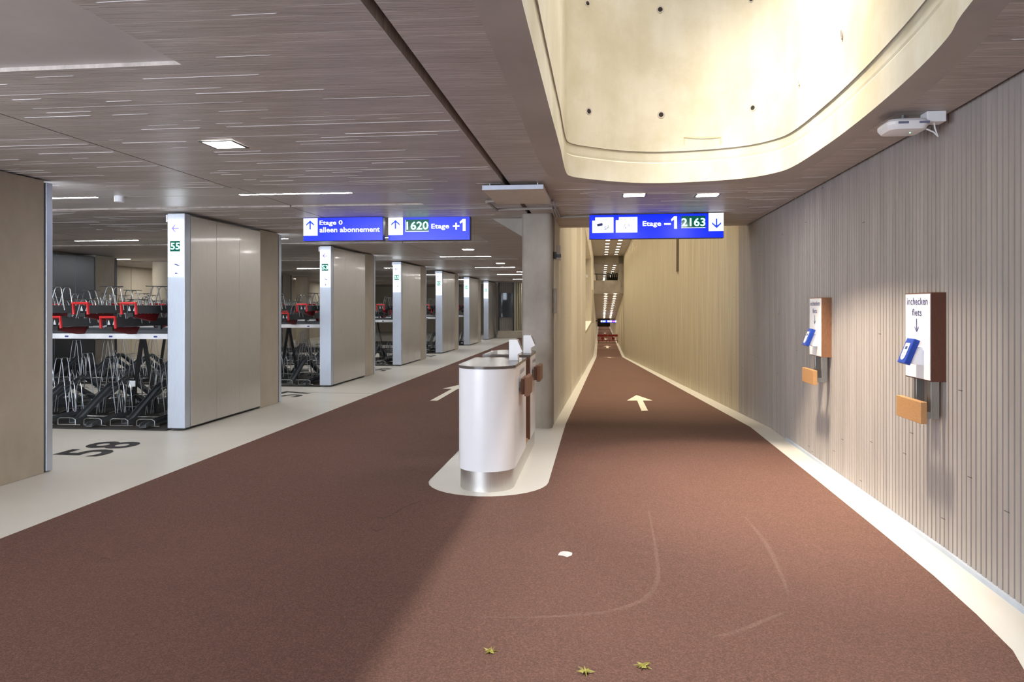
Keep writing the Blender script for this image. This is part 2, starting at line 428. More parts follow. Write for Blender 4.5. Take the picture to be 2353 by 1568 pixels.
# ---- ceiling over the right side with the light well
def crom(pts, n=6):
    out = []; m = len(pts)
    for i in range(m):
        p0, p1, p2, p3 = (Vector((*pts[(i + d) % m], 0)) for d in (-1, 0, 1, 2))
        for k in range(n):
            u = k / n
            q = 0.5 * ((2 * p1) + (p2 - p0) * u + (2 * p0 - 5 * p1 + 4 * p2 - p3) * u * u + (3 * p1 - p0 - 3 * p2 + p3) * u ** 3)
            out.append((q.x, q.y))
    return out
def cpx(px, py): return g(px, py, CZ)
inner_c = [(-0.30, 0.4), (-0.30, 2.0), (-0.30, 4.0), (-0.295, 5.6)]
inner_c += [cpx(1290, 352), cpx(1300, 394), cpx(1312, 405), cpx(1350, 411), cpx(1420, 418), cpx(1500, 421), cpx(1600, 418), cpx(1700, 411), cpx(1770, 400), cpx(1822, 383), cpx(1900, 333), cpx(1975, 277), cpx(2050, 214), cpx(2120, 149), cpx(2180, 83), cpx(2233, 4)]
inner_c += [(1.25, 1.8), (1.0, 0.9), (0.55, 0.25), (0.1, 0.1)]
inner = crom(inner_c)
band_c = [(-0.49, 0.2), (-0.49, 2.0), (-0.49, 4.0), (-0.495, 5.6), cpx(1240, 372), cpx(1262, 404), cpx(1300, 417), cpx(1350, 421), cpx(1420, 425), cpx(1500, 427), cpx(1600, 425), cpx(1700, 419), cpx(1790, 410), cpx(1850, 390), cpx(1930, 345), cpx(2010, 292), cpx(2095, 237), cpx(2180, 168), cpx(2262, 92), cpx(2325, 0), (1.42, 1.7), (1.15, 0.75), (0.62, 0.05), (0.1, -0.1)]
band = crom(band_c)
c2 = MB()
R = SW - 0.035
rt = [(-0.865, -4)] + [(sw(t) - 0.035, t) for t in (-4, 0, 2, 3, 4, 5)] + [(R, 11.27), (-0.865, 11.27)]
fillpoly([rt, band[::-1]], CZ, c2, 0)
fillpoly([band, inner[::-1]], CZ, c2, 1)
c2.box((-0.9, 11.262, CZ - 0.0), (SW + 0.2, 11.27, 7.0), W, 1)
c2.add([W(a, b, CZ + .1) for a, b in ((-0.91, -4), (-0.86, -4), (-0.86, 11.27), (-0.91, 11.27))], [(0, 1, 2, 3)], 2)
c2.add([W(-0.865, -4, CZ), W(-0.865, 11.27, CZ), W(-0.865, 11.27, CZ + .1), W(-0.865, -4, CZ + .1)], [(0, 1, 2, 3)], 1)
# near-black sheet painting the shade in the gap between slab edge and right wall
pk = [(sw(t), t) for t in (-4, 0, 2, 3, 4, 5, 11.25)]
for i in range(len(pk) - 1):
    (a, b), (c, d) = pk[i], pk[i + 1]
    c2.add([W(a - .04, b, CZ + .035), W(a + .02, b, CZ + .035), W(c + .02, d, CZ + .035), W(c - .04, d, CZ + .035)], [(0, 1, 2, 3)], 2)
    c2.add([W(a - .035, b, CZ), W(a - .035, b, CZ + .04), W(c - .035, d, CZ + .04), W(c - .035, d, CZ)], [(0, 1, 2, 3)], 1)
struct(c2.build('ceiling', ['ceil', 'rim', 'gap'], origin=None))
# slab top so that no light leaks
c3 = MB(); fillpoly([[(-0.9, -4), (SW + .3, -4), (SW + .3, 11.27), (-0.9, 11.27)], inner[::-1]], CZ + 0.3, c3)
struct(c3.build('ceiling', 'rim', origin=None))
# fins left between the formwork boards, coloured paler for the light they catch: thin ridges standing 3-5 mm proud of the soffit
fq = MB(); rnd = random.Random(3)
from mathutils.geometry import intersect_point_tri_2d
def inside(p, L):
    c = False; n_ = len(L)
    for i in range(n_):
        (x1, y1), (x2, y2) = L[i], L[i - 1]
        if (y1 > p[1]) != (y2 > p[1]) and p[0] < (x2 - x1) * (p[1] - y1) / (y2 - y1) + x1: c = not c
    return c
bx_ = offset_loop(band, 0.03) if 'offset_loop' in globals() else band
tt = 1.0
while tt < 11.0:
    tt += 0.094
    for (sa, sb) in ((-7.8, -3.68), (-3.62, -0.93), (-0.85, SW - .08)):
        x = sa + rnd.uniform(0, .8)
        while x < sb - .2:
            ln = min(rnd.choice((.15, .25, .4, .6, .9, 1.6, 2.2)) * rnd.uniform(.7, 1.2), sb - x)
            if rnd.random() < .55:
                hz = rnd.uniform(.0008, .0032); wd = rnd.uniform(.002, .006); dt = rnd.uniform(-.004, .004)
                k_ = (tt - 2.58) % 5.08
                rec = (k_ < .87 or k_ > 4.51)
                x1 = x + ln
                if sa < -0.9 and rec and x < -2.03: x += ln + rnd.uniform(.1, 1.0); continue
                if sa > -0.9 and any(inside((x + (x1 - x) * q_ / 8, tt), band) for q_ in range(9)): x += .25; continue
                fq.add([W(x, tt + dt, CZ + .001), W(x1, tt + dt, CZ + .001), W(x1 - .02, tt + dt + wd * .4, CZ - hz), W(x + .02, tt + dt + wd * .4, CZ - hz), W(x + .02, tt + dt + wd, CZ + .001), W(x1 - .02, tt + dt + wd, CZ + .001)],
                       [(0, 1, 2, 3), (3, 2, 5, 4)])
            x += ln + rnd.uniform(.1, 1.0)
struct(fq.build('ceiling', 'finc', origin=None))
# ---- well walls
def offset_loop(L, d):
    n = len(L); cx = sum(p[0] for p in L) / n; cy = sum(p[1] for p in L) / n; out = []
    for i in range(n):
        a, b = L[i - 1], L[(i + 1) % n]; dx, dy = b[0] - a[0], b[1] - a[1]; l = math.hypot(dx, dy) or 1
        nx, ny = dy / l, -dx / l
        if (L[i][0] - cx) * nx + (L[i][1] - cy) * ny < 0: nx, ny = -nx, -ny
        out.append((L[i][0] + nx * d, L[i][1] + ny * d))
    return out
wm = MB()
levels = [(0.0, CZ), (0.004, CZ + 0.19), (0.012, CZ + 0.2), (0.010, CZ + 0.22), (0.012, 7.4)]
rings = [[W(a, b, z) for a, b in offset_loop(inner, d)] for d, z in levels]
n = len(inner)
for i in range(len(rings) - 1):
    wm.add(rings[i] + rings[i + 1], [(k, (k + 1) % n, n + (k + 1) % n, n + k) for k in range(n)])
well = struct(wm.build('wall_skylight_well', 'well', origin=None, smooth=True))
md = well.modifiers[0]; md.split_angle = math.radians(60)
# tie holes as rings, each with a dark disc painted for its shaded depth, and the shallow repair patch on the back of the well
backY = lambda px: None
def well_hit(px, py):                      # where the sight line meets the far wall of the well
    dx = (px - CX) / F; best = None
    L = offset_loop(inner, 0.012)
    for i in range(n):
        A = W(*L[i]); B = W(*L[(i + 1) % n])
        # ray (dx*Y, Y)
        ax, ay, bx, by = A.x, A.y, B.x, B.y
        den = (bx - ax) - dx * (by - ay)
        if abs(den) < 1e-9: continue
        u = (dx * ay - ax) / den
        if 0 <= u <= 1:
            Y = ay + u * (by - ay)
            if Y > 0 and (best is None or Y > best[0]):
                t_ = Vector((bx - ax, by - ay, 0)).normalized(); best = (Y, t_)
    Y, t_ = best; p = Vector((dx * Y, Y, H + (HY - py) * Y / F)); nrm = Vector((t_.y, -t_.x, 0))
    if nrm.x * dx + nrm.y > 0: nrm = -nrm
    return p, t_, nrm
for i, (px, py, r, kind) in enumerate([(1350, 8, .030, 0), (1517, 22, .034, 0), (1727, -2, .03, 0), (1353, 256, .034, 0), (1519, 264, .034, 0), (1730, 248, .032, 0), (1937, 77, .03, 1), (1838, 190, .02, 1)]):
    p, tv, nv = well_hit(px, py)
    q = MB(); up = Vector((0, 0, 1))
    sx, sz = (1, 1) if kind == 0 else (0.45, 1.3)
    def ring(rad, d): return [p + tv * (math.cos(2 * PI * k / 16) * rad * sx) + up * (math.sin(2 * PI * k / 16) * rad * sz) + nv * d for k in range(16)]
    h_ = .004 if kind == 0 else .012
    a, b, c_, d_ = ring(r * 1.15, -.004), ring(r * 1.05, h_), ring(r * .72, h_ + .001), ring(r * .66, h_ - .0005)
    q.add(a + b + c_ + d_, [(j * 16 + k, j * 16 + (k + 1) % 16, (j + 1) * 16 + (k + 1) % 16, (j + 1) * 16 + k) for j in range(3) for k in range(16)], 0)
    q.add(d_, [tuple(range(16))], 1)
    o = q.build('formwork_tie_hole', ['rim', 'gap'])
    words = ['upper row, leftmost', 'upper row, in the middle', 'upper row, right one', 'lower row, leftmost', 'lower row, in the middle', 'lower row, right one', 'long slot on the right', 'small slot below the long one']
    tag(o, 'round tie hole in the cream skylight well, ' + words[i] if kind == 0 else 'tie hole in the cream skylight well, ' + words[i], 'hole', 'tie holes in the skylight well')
p1, tv, nv = well_hit(1572, 316); q = MB()
for (xa, xb, ya, yb) in ((1571, 1655, 315, 317), (1655, 1658, 315, 332), (1571, 1573, 315, 334)):
    P = [well_hit(x, y) for x, y in ((xa, yb), (xb, yb), (xb, ya), (xa, ya))]
    q.add([a[0] + a[2] * .004 for a in P], [(0, 1, 2, 3)])
struct(q.build('trim_patch_outline', plain('patch_line', lin(176, 164, 128), .8)))

# ---- right wall, ribbed
def ribs(mb, path_s, t0, t1, zlo, zhi, face, pitch=0.06, groove=0.014, depth=0.035, mi=0):
    # face = +1: wall lies on +s side (its visible face looks to -s)
    t = t0; vs = []
    while t < t1 - 1e-6:
        pr = [(t, depth), (t + 0.002, 0), (t + pitch - groove, 0), (t + pitch - groove + .002, depth)]
        for (u, d) in pr: vs.append((path_s(u) + face * d, u))
        t += pitch
    n_ = len(vs)
    P = [W(a, b, zlo(b)) for a, b in vs] + [W(a, b, zhi(b)) for a, b in vs]
    mb.add(P, [(i, i + 1, n_ + i + 1, n_ + i) for i in range(n_ - 1)], mi)
wr = MB()
ribs(wr, sw, -4, 12.02, lambda t: ramp(t) - 0.02, lambda t: CZ + .06 if t < 11.26 else 6.25, 1)
struct(wr.build('wall_right', 'slat', origin=None))
wr = MB()
ribs(wr, sw, 12.02, 70, lambda t: ramp(t) - 0.02, lambda t: 6.25, 1, groove=0.009, depth=0.009)
ribs(wr, sw, 70.0, 172, lambda t: ramp(t) - 0.02, lambda t: 6.25, 1, pitch=0.3, groove=.03)
wr.box((SW + .02, 11.0, 6.2), (SW + .3, 70, 6.3), W)
struct(wr.build('wall_right', 'slat2', origin=None))
bk = MB()
pk = [-4, 0, 2, 3, 4, 5, 9.0]
vs = []
for t in pk: vs += [W(sw(t) - .014, t, 0), W(sw(t) - .014, t, .028), W(sw(t) + .01, t, .032)]
bk.add(vs, [(3 * i + a, 3 * i + a + 1, 3 * i + a + 4, 3 * i + a + 3) for i in range(len(pk) - 1) for a in (0, 1)])
struct(bk.build('baseboard_right', 'base', origin=None))
# slot in the upper right wall of the ramp
q = MB(); q.box((SW - .03, 21.0, 2.52), (SW - .0, 21.42, 6.2), W); struct(q.build('trim_slot', plain('slot_concrete', lin(92, 80, 62), .8), origin=None))

# ---- wall between the hall and the ramp
wl = MB(); SL = -0.6
def plain_seg(t0, t1, z0=None, z1=6.25):
    wl.box((-0.97, t0, (ramp(t1) - .05) if z0 is None else z0), (SL, t1, z1), W, 0)
wl.box((-0.97, 9.85, -0.15), (SL, 11.3, CZ - .002), W, 0)
plain_seg(11.28, 11.34)
for a, b, fl in ((11.34, 15.8, 1), (15.8, 19.3, 0), (19.3, 23.2, 1), (23.2, 25.2, 0), (25.2, 31.0, 1)):
    if fl:
        wl.box((-0.97, a, ramp(b) - .05), (SL - .03, b, 6.25), W, 0)
        ribs(wl, lambda t: SL, a + .02, b - .02, lambda t: ramp(t) - .02, lambda t: 6.25, -1, pitch=0.14, groove=.055, depth=.03, mi=1)
    else: plain_seg(a, b)
wl.box((-0.97, 31.0, -3.0), (SL, 50, 0.5), W, 0)            # parapet below the opening
wl.box((-0.97, 31.0, 4.7), (SL, 50, 6.25), W, 0)
wl.box((-1.6, 31.0, -3.0), (-0.97, 31.1, 6.25), W, 0); wl.box((-1.7, 31, -.1), (-1.6, 50, 6.25), W, 0)
wl.box((-1.6, 31, .5), (SL + .03, 50, .56), W, 0)
wl.box((-1.6, 50, -3.0), (SL - .03, 70, 6.25), W, 0)
ribs(wl, lambda t: SL, 50, 70, lambda t: -3, lambda t: 6.25, -1, pitch=0.5, groove=.15, depth=.03, mi=1)
wl.box((-0.97, 70, -3.0), (SL, 172, 6.25), W, 0)
struct(wl.build('wall_ramp_left', ['wallc', 'slat3'], origin=None))

# column at the head of that wall
q = MB(); pts = []
for (cx_, cy_, a0) in ((-0.94, 9.51, PI), (-0.68, 9.53, 1.5 * PI)):
    rr = 0.05 if a0 == PI else 0.075
    for k in range(7):
        a = a0 + PI / 2 * k / 6; pts.append((cx_ + rr * math.cos(a), cy_ + rr * math.sin(a)))
pts += [(-0.605, 9.86), (-0.99, 9.86)]
q.prism(pts, 0.0, CZ - 0.003, lambda a, b, d: W(a, b, d))
struct(q.build('trim_column', 'col', smooth=True))
q = MB()   # haunch beside the column head
q.prism([(-0.99, CZ - .002), (-1.45, CZ - .002), (-0.99, CZ - .27)], 9.95, 10.2, lambda a, b, d: W(a, d, b)); struct(q.build('trim_haunch', 'col'))

# ---- ramp roof, balcony slab, lower corridor ceiling
rc = MB()
rc.box((-1.7, 11.2, 6.2), (SW + .3, 70.3, 6.35), W, 0)
rc.box((-1.0, 70.3, 5.55), (SW + .3, 172, 6.35), W, 0)
prof = [(70, 2.85), (107, -0.2), (172, -0.2), (172, 2.95), (70, 2.95)]
rc.prism(prof, -0.6, SW, lambda a, b, d: W(d, a, b), 0)
rc.box((-0.6, 70, 5.5), (SW, 70.3, 6.2), W, 1)
rc.box((1.72, 70, 2.85), (SW, 70.3, 6.2), W, 1)
struct(rc.build('ceiling_ramp', ['ceil_smooth', 'col'], origin=None))
q = MB(); q.box((-0.6, 69.9, 2.72), (1.9, 70.1, 3.95), W); q.box((1.9, 69.9, 2.72), (SW, 70.1, 3.3), W)
struct(q.build('wall_balcony', 'col'))
q = MB(); q.box((-0.6, 168, -3), (SW, 168.2, 0), W); q.box((-0.6, 150, 2.9), (SW, 150.2, 5.6), W); struct(q.build('wall_far_end', 'col'))

# ---- hall enclosing walls
q = MB(); q.box((-14.2, -4, 0), (-14.0, 45, CZ + .1), W); 
for t in range(-3, 45, 3): q.box((-14.0, t, 0), (-13.985, t + 2.98, CZ - .04), W)
struct(q.build('wall_left', 'beige', origin=None))
q = MB(); q.box((-14.2, -4.2, 0), (SW + .3, -4, CZ + .3), W); struct(q.build('wall_back', 'wallc', origin=None))
q = MB(); q.box((-14.2, 44.8, 0), (-5.2, 45, CZ + .1), W); q.box((-5.2, 67.8, 0), (-0.9, 68, CZ + .1), W); struct(q.build('wall_end', 'beige', origin=None))
# round column beyond the racks
def cyl(mb, c, r, z0, z1, n=24, mi=0):
    v = [W(c[0], c[1], z) + Vector((math.cos(2 * PI * k / n) * r, math.sin(2 * PI * k / n) * r, 0)) for z in (z0, z1) for k in range(n)]
    mb.add(v, [(k, (k + 1) % n, n + (k + 1) % n, n + k) for k in range(n)] + [tuple(range(n))[::-1], tuple(range(n, 2 * n))], mi)
q = MB(); cyl(q, (-11.66, 18.85), .25, 0, CZ); struct(q.build('trim_round_column', 'beige', smooth=True))
q = MB(); cyl(q, (-11.9, 28.95), .27, 0, CZ); struct(q.build('trim_round_column', 'beige', smooth=True))

# ================================================================== PILLARS (rack end pylons)
TP = [8.75 + 5.09 * k for k in range(6)]
SF = -5.12
ordn = ['first', 'second', 'third', 'fourth', 'fifth', 'sixth']
nums = ['55', '53', '55', '52', '55', '53']
def pylon(k, t0, number, label):
    t1 = t0 + 2.80; zt = 2.705
    r = thing('rack_end_pillar', label, 'pillar', W(SF - .11, t0 + 1.3, 0), 'sign pillars along the hall')
    q = MB(); q.box((SF - .215, t0 + .02, .02), (SF - .012, t0 + 2.10, zt - .02), W); q.build('core', 'black', r)
    q = MB(); q.box((SF - .228, t0, .03), (SF + .0, t0 + .13, zt), W); q.build('front_cover', 'steel_front', r, bevel=.006)
    cuts = [.136, .775, 1.42, 2.085]
    if number is not None or k < 0:
        for a, b in zip(cuts[:-1], cuts[1:]):
            q = MB(); q.box((SF - .03, t0 + a, .035), (SF + .002, t0 + b - .006, zt - .02), W); q.build('side_panel', 'steel', r, bevel=.001)
    q = MB(); q.box((SF - .218, t0 + 2.09, 0.0), (SF - .004, t0 + 2.73, zt + .01), W); q.build('concrete_pier', 'pylc', r, bevel=.004)
    q = MB(); q.box((SF - .225, t0 + 2.75, .012), (SF + .004, t1 + .03, zt - .002), W); q.build('rear_cover', 'steel_front', r, bevel=.004)
    q = MB(); q.box((SF - .21, t0 + 2.72, .01), (SF - .02, t0 + 2.76, zt - .01), W); q.build('joint_strip', 'black', r)
    q = MB(); q.box((SF - .211, t1 + .02, 1.915), (SF - .019, t1 + .045, 2.625), W); q.build('rear_light_panel', 'swhite3', r, bevel=.004)
    if number is None: return r
    yf = t0 - .004
    S = lambda a, b, d=0: W(SF - .228 + a, yf - d, b)      # a 0..0.228 across, b height
    q = MB(); q.box((SF - .211, yf - .014, 1.915), (SF - .019, t0 + .01, 2.625), W); pn = q.build('light_panel', 'swhite2', r, bevel=.004)
    e = .016
    X = lambda px: .017 + (px - 193) / 287 * .192          # panel pixels of the enlarged crop -> metres
    Z = lambda py: 2.625 - (py - 283) / 1082 * .71
    fn = lambda a, b: S(X(a), Z(b), e)
    q = MB()
    for P in arrow_pts('l', 262, 412, 374, 524, 24): poly(q, P, fn)
    q.build('arrow', 'sarrow2', pn)
    q = MB(); poly(q, [(238, 685), (435, 685), (435, 890), (238, 890)], fn); q.build('display', 'ledpanel', pn)
    e2 = .018; fn2 = lambda a, b: S(X(a), Z(b), e2)
    q = MB(); put_text(q, number, (252, 428, 850, 722), fn2, .015); q.build('digits', 'led', pn)
    q = MB()
    for P in ([(285, 1118), (350, 1118), (437, 1150), (437, 1158), (380, 1158)], [(395, 1116), (437, 1116), (437, 1138)], [(320, 1310), (345, 1280), (380, 1278), (365, 1295), (430, 1318), (370, 1316)]): poly(q, P, fn)
    q.build('pictogram', 'bluelabel', pn)
    return r
for k, t0 in enumerate(TP):
    lab = 'brushed steel pillar with a lit white sign reading %s, %s' % (nums[k], ['nearest and largest of the row', 'second nearest, below the blue sign for floor 0', 'third from the front of the row', 'fourth from the front of the row', 'fifth from the front, second to last', 'farthest of the row, beside the dark glass corner'][k])
    pylon(k, t0, nums[k], lab)
pylon(-1, TP[0] - 5.09, None, 'beige concrete pillar with a steel end cover at the left edge of the picture')
# little brackets / detectors on the left top of each pillar
for k in range(4):
    q = MB(); q.box((SF - .255, TP[k] + .01, 2.60), (SF - .229, TP[k] + .05, 2.69), W)
    tag(q.build('sensor_bracket', 'whiteplastic', bevel=.002), 'small white sensor box at the top left corner of the %s sign pillar' % ordn[k], 'sensor', 'sensor boxes on the sign pillars')
# the row of wall ends on the far side of the racks
for k in range(0, 4):
    t0 = TP[k]; r = thing('far_wall_end', 'dark steel and concrete wall end behind the racks, level with the %s sign pillar' % ordn[k], 'wall end', W(-11.75, t0 + 1.4, 0), 'wall ends behind the racks')
    q = MB()
    q.box((-12.0, t0, 0.03), (-11.48, t0 + 2.05, CZ - .05), W); q.build('steel_body', 'steel_dark', r)
    q = MB()
    for a in (.1, .74, 1.38): q.box((-11.48, t0 + a, .06), (-11.455, t0 + a + .63, CZ - .07), W)
    q.build('steel_facing', 'steel_dark', r, bevel=.002)
    q = MB(); q.box((-12.0, t0 + 2.05, 0), (-11.46, t0 + 2.72, CZ - .01), W); q.build('concrete_pier', 'pylc', r)
    q = MB(); q.box((-12.0, t0 + 2.72, 0.02), (-11.45, t0 + 2.8, CZ - .03), W); q.build('rear_cover', 'steel_dark', r)

# ================================================================== FLOOR NUMBERS AND ARROWS
def floor_text(body, box, lab):   # fn: a = along t (reading direction), b = toward -s is up
    q = MB(); s0, s1, t0, t1 = box
    put_text(q, body, (t0, t1, 0, 1), lambda a, b: W(s1 + (s0 - s1) * b, a, .0025), .02)
    return tag(q.build('floor_number', 'black_paint'), lab, 'floor marking')
floor_text('58', (-5.68, -5.12, 7.15, 7.98), 'large black 58 painted on the pale floor in front of the nearest racks')
floor_text('57', (-5.68, -5.10, 12.24, 13.07), 'black 57 painted on the floor, cut by the first steel pillar')
floor_text('56', (-5.68, -5.10, 17.33, 18.16), 'black 56 painted on the floor by the third sign pillar')
floor_text('55', (-5.68, -5.10, 22.42, 23.25), 'black 55 painted on the floor by the fourth sign pillar')
q = MB(); q.box((-11, 12.90, .0005), (-3.97, 12.915, .0012), W); struct(q.build('trim_floor_joint', 'black_paint'))

def pt_arrow(pts, lab, z=None):
    q = MB(); q.add([W(s_, t_, (ramp(t_) if z is None else z) + .0065) for s_, t_ in pts], [tuple(range(len(pts)))])
    return tag(q.build('floor_arrow', 'white_paint'), lab, 'arrow', 'white arrows on the lanes')
def std_arrow(s, t, k=1.0, lab='', L=2.2):
    P = [(-.10, 0), (.10, 0), (.10, .58), (.36, .52), (0, 1), (-.36, .52), (-.10, .58)]
    return pt_arrow([(s + a * k, t + b * L) for a, b in P], lab)
# ramp arrow: traced corners of the real painted arrow, brought back to the plan
def gr(px, py):                      # plan point on the sloping lane
    t = 12.0
    for _ in range(20): s, t = g(px, py, ramp(t))
    return s, t
pt_arrow([gr(*p) for p in ((1474, 945.5), (1489, 945), (1477, 921.5), (1499.5, 921.5), (1462.5, 909), (1440.5, 921.5), (1464, 921.5))], 'white arrow painted on the brown ramp lane, nearest one right of the counter')
pt_arrow([(-2.76, 12.0), (-2.64, 12.0), (-2.64, 13.75), (-2.46, 13.75), (-2.69, 14.7), (-2.93, 13.75), (-2.75, 13.75)], 'white arrow on the brown hall lane, half hidden behind the white counter', 0.0)
std_arrow(.78, 62.5, 1.5, 'small white arrow on the ramp just before the slope ends, far down the corridor', 2.2)
std_arrow(.78, 80, 1.3, 'white arrow on the far lower lane in front of the red barriers', 5)
std_arrow(.78, 100, 1.1, 'white arrow on the lower lane just beyond the red barriers', 4)
std_arrow(.78, 122, 1.1, 'farthest white arrow at the end of the lower lane', 5)

# ================================================================== LAMPS
def downlight_at(s, t, label, z=CZ, half=.13, hl=None, mat='lamp', name='recessed_ceiling_lamp', group='recessed lamps of the hall', frame=True):
    hl = hl or half
    r = thing(name, label, 'lamp', W(s, t, z), group)
    q = MB(); o, i_ = 1.0, .80
    fr = [(-half, -hl), (half, -hl), (half, hl), (-half, hl)]
    inn = [(a * .84, b * .84) for a, b in fr]
    vs = [W(s + a, t + b, z - .002) for a, b in fr] + [W(s + a, t + b, z - .006) for a, b in fr] + [W(s + a, t + b, z - .006) for a, b in inn] + [W(s + a, t + b, z - .001) for a, b in inn]
    q.add(vs, [(j * 4 + k, j * 4 + (k + 1) % 4, (j + 1) * 4 + (k + 1) % 4, (j + 1) * 4 + k) for j in range(3) for k in range(4)])
    q.build('frame', 'lampframe', r)
    q = MB(); q.add([W(s + a * .86, t + b * .86, z - .003) for a, b in fr], [(0, 1, 2, 3)]); q.build('diffuser', mat, r)
    return r
tl_ = 5.17
names = ['nearest, in the board-marked ceiling left of the long joint', 'behind the blue sign for floor +1', 'third back along the hall, above the middle of the lane', 'fourth back along the hall', 'fifth back along the hall', 'sixth back, beside the concrete column', 'farthest of the hall']
for k in range(7):
    downlight_at(-2.72, tl_ + 5.08 * k, 'square recessed ceiling lamp, ' + names[k])
for k, t in enumerate((tl_, tl_ - 5.1)): pass
downlight_at(-2.72, tl_ - 5.08, 'square recessed ceiling lamp above and behind the viewer')
for px, lab in ((1457, 'square recessed ceiling lamp shining above the blue sign for floor -1, left one'), (1625, 'square recessed ceiling lamp half lit above the green number 2163, right one')):
    s_, t_ = g(px, 448.5, CZ); downlight_at(s_, t_, lab, half=.13, group='recessed lamps by the ramp', hl=.11)
for i, t in enumerate((11, 16, 21.2, 26, 31, 36)):
    downlight_at(-13.0, t, 'small recessed lamp in the far side passage behind the racks', group='side passage lamps')
def line_lamp(s0, s1, t, label):
    r = thing('linear_ceiling_lamp', label, 'lamp', W((s0 + s1) / 2, t, CZ), 'linear lamps in the ceiling joints')
    q = MB(); q.box((s0, t - .030, CZ + .019), (s1, t + .030, CZ + .024), W); q.build('housing', 'lampframe', r)
    q = MB(); q.box((s0 + .01, t - .022, CZ + .0185), (s1 - .01, t + .022, CZ + .0215), W); q.build('diffuser', 'tube', r)
for k in range(8):
    t = 2.58 + 5.08 * k; rows = 'joint number'
    where = ['row above the viewer', 'left of the blue floor 0 sign', 'row behind the blue signs', 'third row down the hall', 'fourth visible row', 'fifth visible row', 'sixth visible row', 'last row'][k]
    line_lamp(-3.86, -2.6, t, 'long white line lamp over the hall lane, ' + where)
    if k == 0: continue
    line_lamp(-6.75, -5.5, t, 'long white line lamp inside the rack aisle, ' + where)
    if k < 5: line_lamp(-9.6, -8.35, t, 'long white line lamp deep in the rack aisle, ' + where)
    if k < 5: line_lamp(-12.9, -11.9, t, 'long white line lamp beyond the racks, ' + where)
# ramp lamps, two rows under the high roof, the balcony and the sloping soffit
i = 0
t = 12.6
while t < 70:
    for s, side in ((.54, 'left'), (1.42, 'right')):
        downlight_at(s, t, 'small bright lamp in the %s row under the high ramp roof' % side, 6.2, .16, .3, 'ramplamp', 'ramp_ceiling_lamp', 'lamps under the high ramp roof, %s row' % side)
    t += 2.9
t = 74
while t < 125:
    for s, side in ((.56, 'left'), (1.42, 'right')):
        downlight_at(s, t, 'tiny lamp in the %s row seen through the balcony opening' % side, 5.55, .16, .3, 'ramplamp', 'ramp_ceiling_lamp', 'lamps behind the balcony, %s row' % side)
    t += 4.2
t = 71.5
while t < 107:
    z = 2.85 - (t - 70) * 3.05 / 37
    for s, side in ((.55, 'left'), (1.42, 'right')):
        downlight_at(s, t, 'tiny lamp in the %s row of the sloping ceiling below the balcony' % side, z - .05, .12, .18, 'ramplamp', 'ramp_ceiling_lamp', 'lamps of the sloping ceiling, %s row' % side)
    t += 2.6

# ================================================================== HANGING SIGNS
def sign(Yc, px0, px1, py0, py1, label, build, Y1=None):
    # box sign hung square to the lanes (runs along w); pixel box of the reference -> real metres at its own distance
    rr = lambda px: (px - CX) / F
    # left end on the plane through world depth Yc
    X0 = rr(px0) * Yc; s0, t0 = ST(X0, Yc)
    # right end: same t
    r1 = rr(px1); # (s CA + t SA) = r1 (-s SA + t CA)
    s1 = t0 * (r1 * CA - SA) / (CA + r1 * SA)
    wdt = s1 - s0
    ztop = H + (HY - py0) * Yc / F; zbot = H + (HY - py1) * Yc / F
    r = thing('hanging_sign', label, 'sign', W((s0 + s1) / 2, t0 + .05, ztop))
    q = MB(); q.box((s0, t0 + .004, zbot), (s1, t0 + .11, ztop), W); q.build('housing', 'signbox', r, bevel=.003)
    q = MB(); q.box((s0 + .004, t0 - .002, zbot + .004), (s1 - .004, t0 + .006, ztop - .006), W); face = q.build('lit_face', 'sblue', r)
    q = MB()
    for a in (.2, .8): q.box((s0 + wdt * a - .03, t0 + .04, ztop), (s0 + wdt * a + .03, t0 + .08, CZ), W)
    q.build('hanger', 'signbox', r)
    def fn(d):
        return lambda u, v: W(s0 + wdt * u, t0 - d, zbot + (ztop - zbot) * v)
    build(face, fn)
    return r
def px_frame(fn, x0, x1, y0, y1): return lambda d: (lambda a, b: fn(d)((a - x0) / (x1 - x0), (y1 - b) / (y1 - y0)))
def rect(q, f, x0, x1, y0, y1): poly(q, [(x0, y1), (x1, y1), (x1, y0), (x0, y0)], f)
def one(q, f, x0, x1, y0, y1):
    w = (x1 - x0) * .47; h = y1 - y0
    rect(q, f, x1 - w, x1, y0, y1)
    poly(q, [(x1 - w, y0), (x1 - w, y0 + h * .24), (x0 + (x1 - x0) * .1, y0 + h * .40), (x0, y0 + h * .25)], f)
def s1b(face, fn):
    f = px_frame(fn, 37, 1120, 120, 440)
    q = MB(); rect(q, f(.004), 40, 235, 130, 367); q.build('arrow_field', 'swhite', face)
    q = MB()
    for P in arrow_pts('u', 78, 188, 160, 283, 19): poly(q, P, f(.006))
    q.build('arrow', 'sarrow', face)
    q = MB(); put_text(q, 'Etage 0', (262, 575, 240, 162), f(.005), .016); put_text(q, 'alleen abonnement', (262, 1078, 325, 255), f(.005), .016)
    q.build('lettering', 'swhite', face)
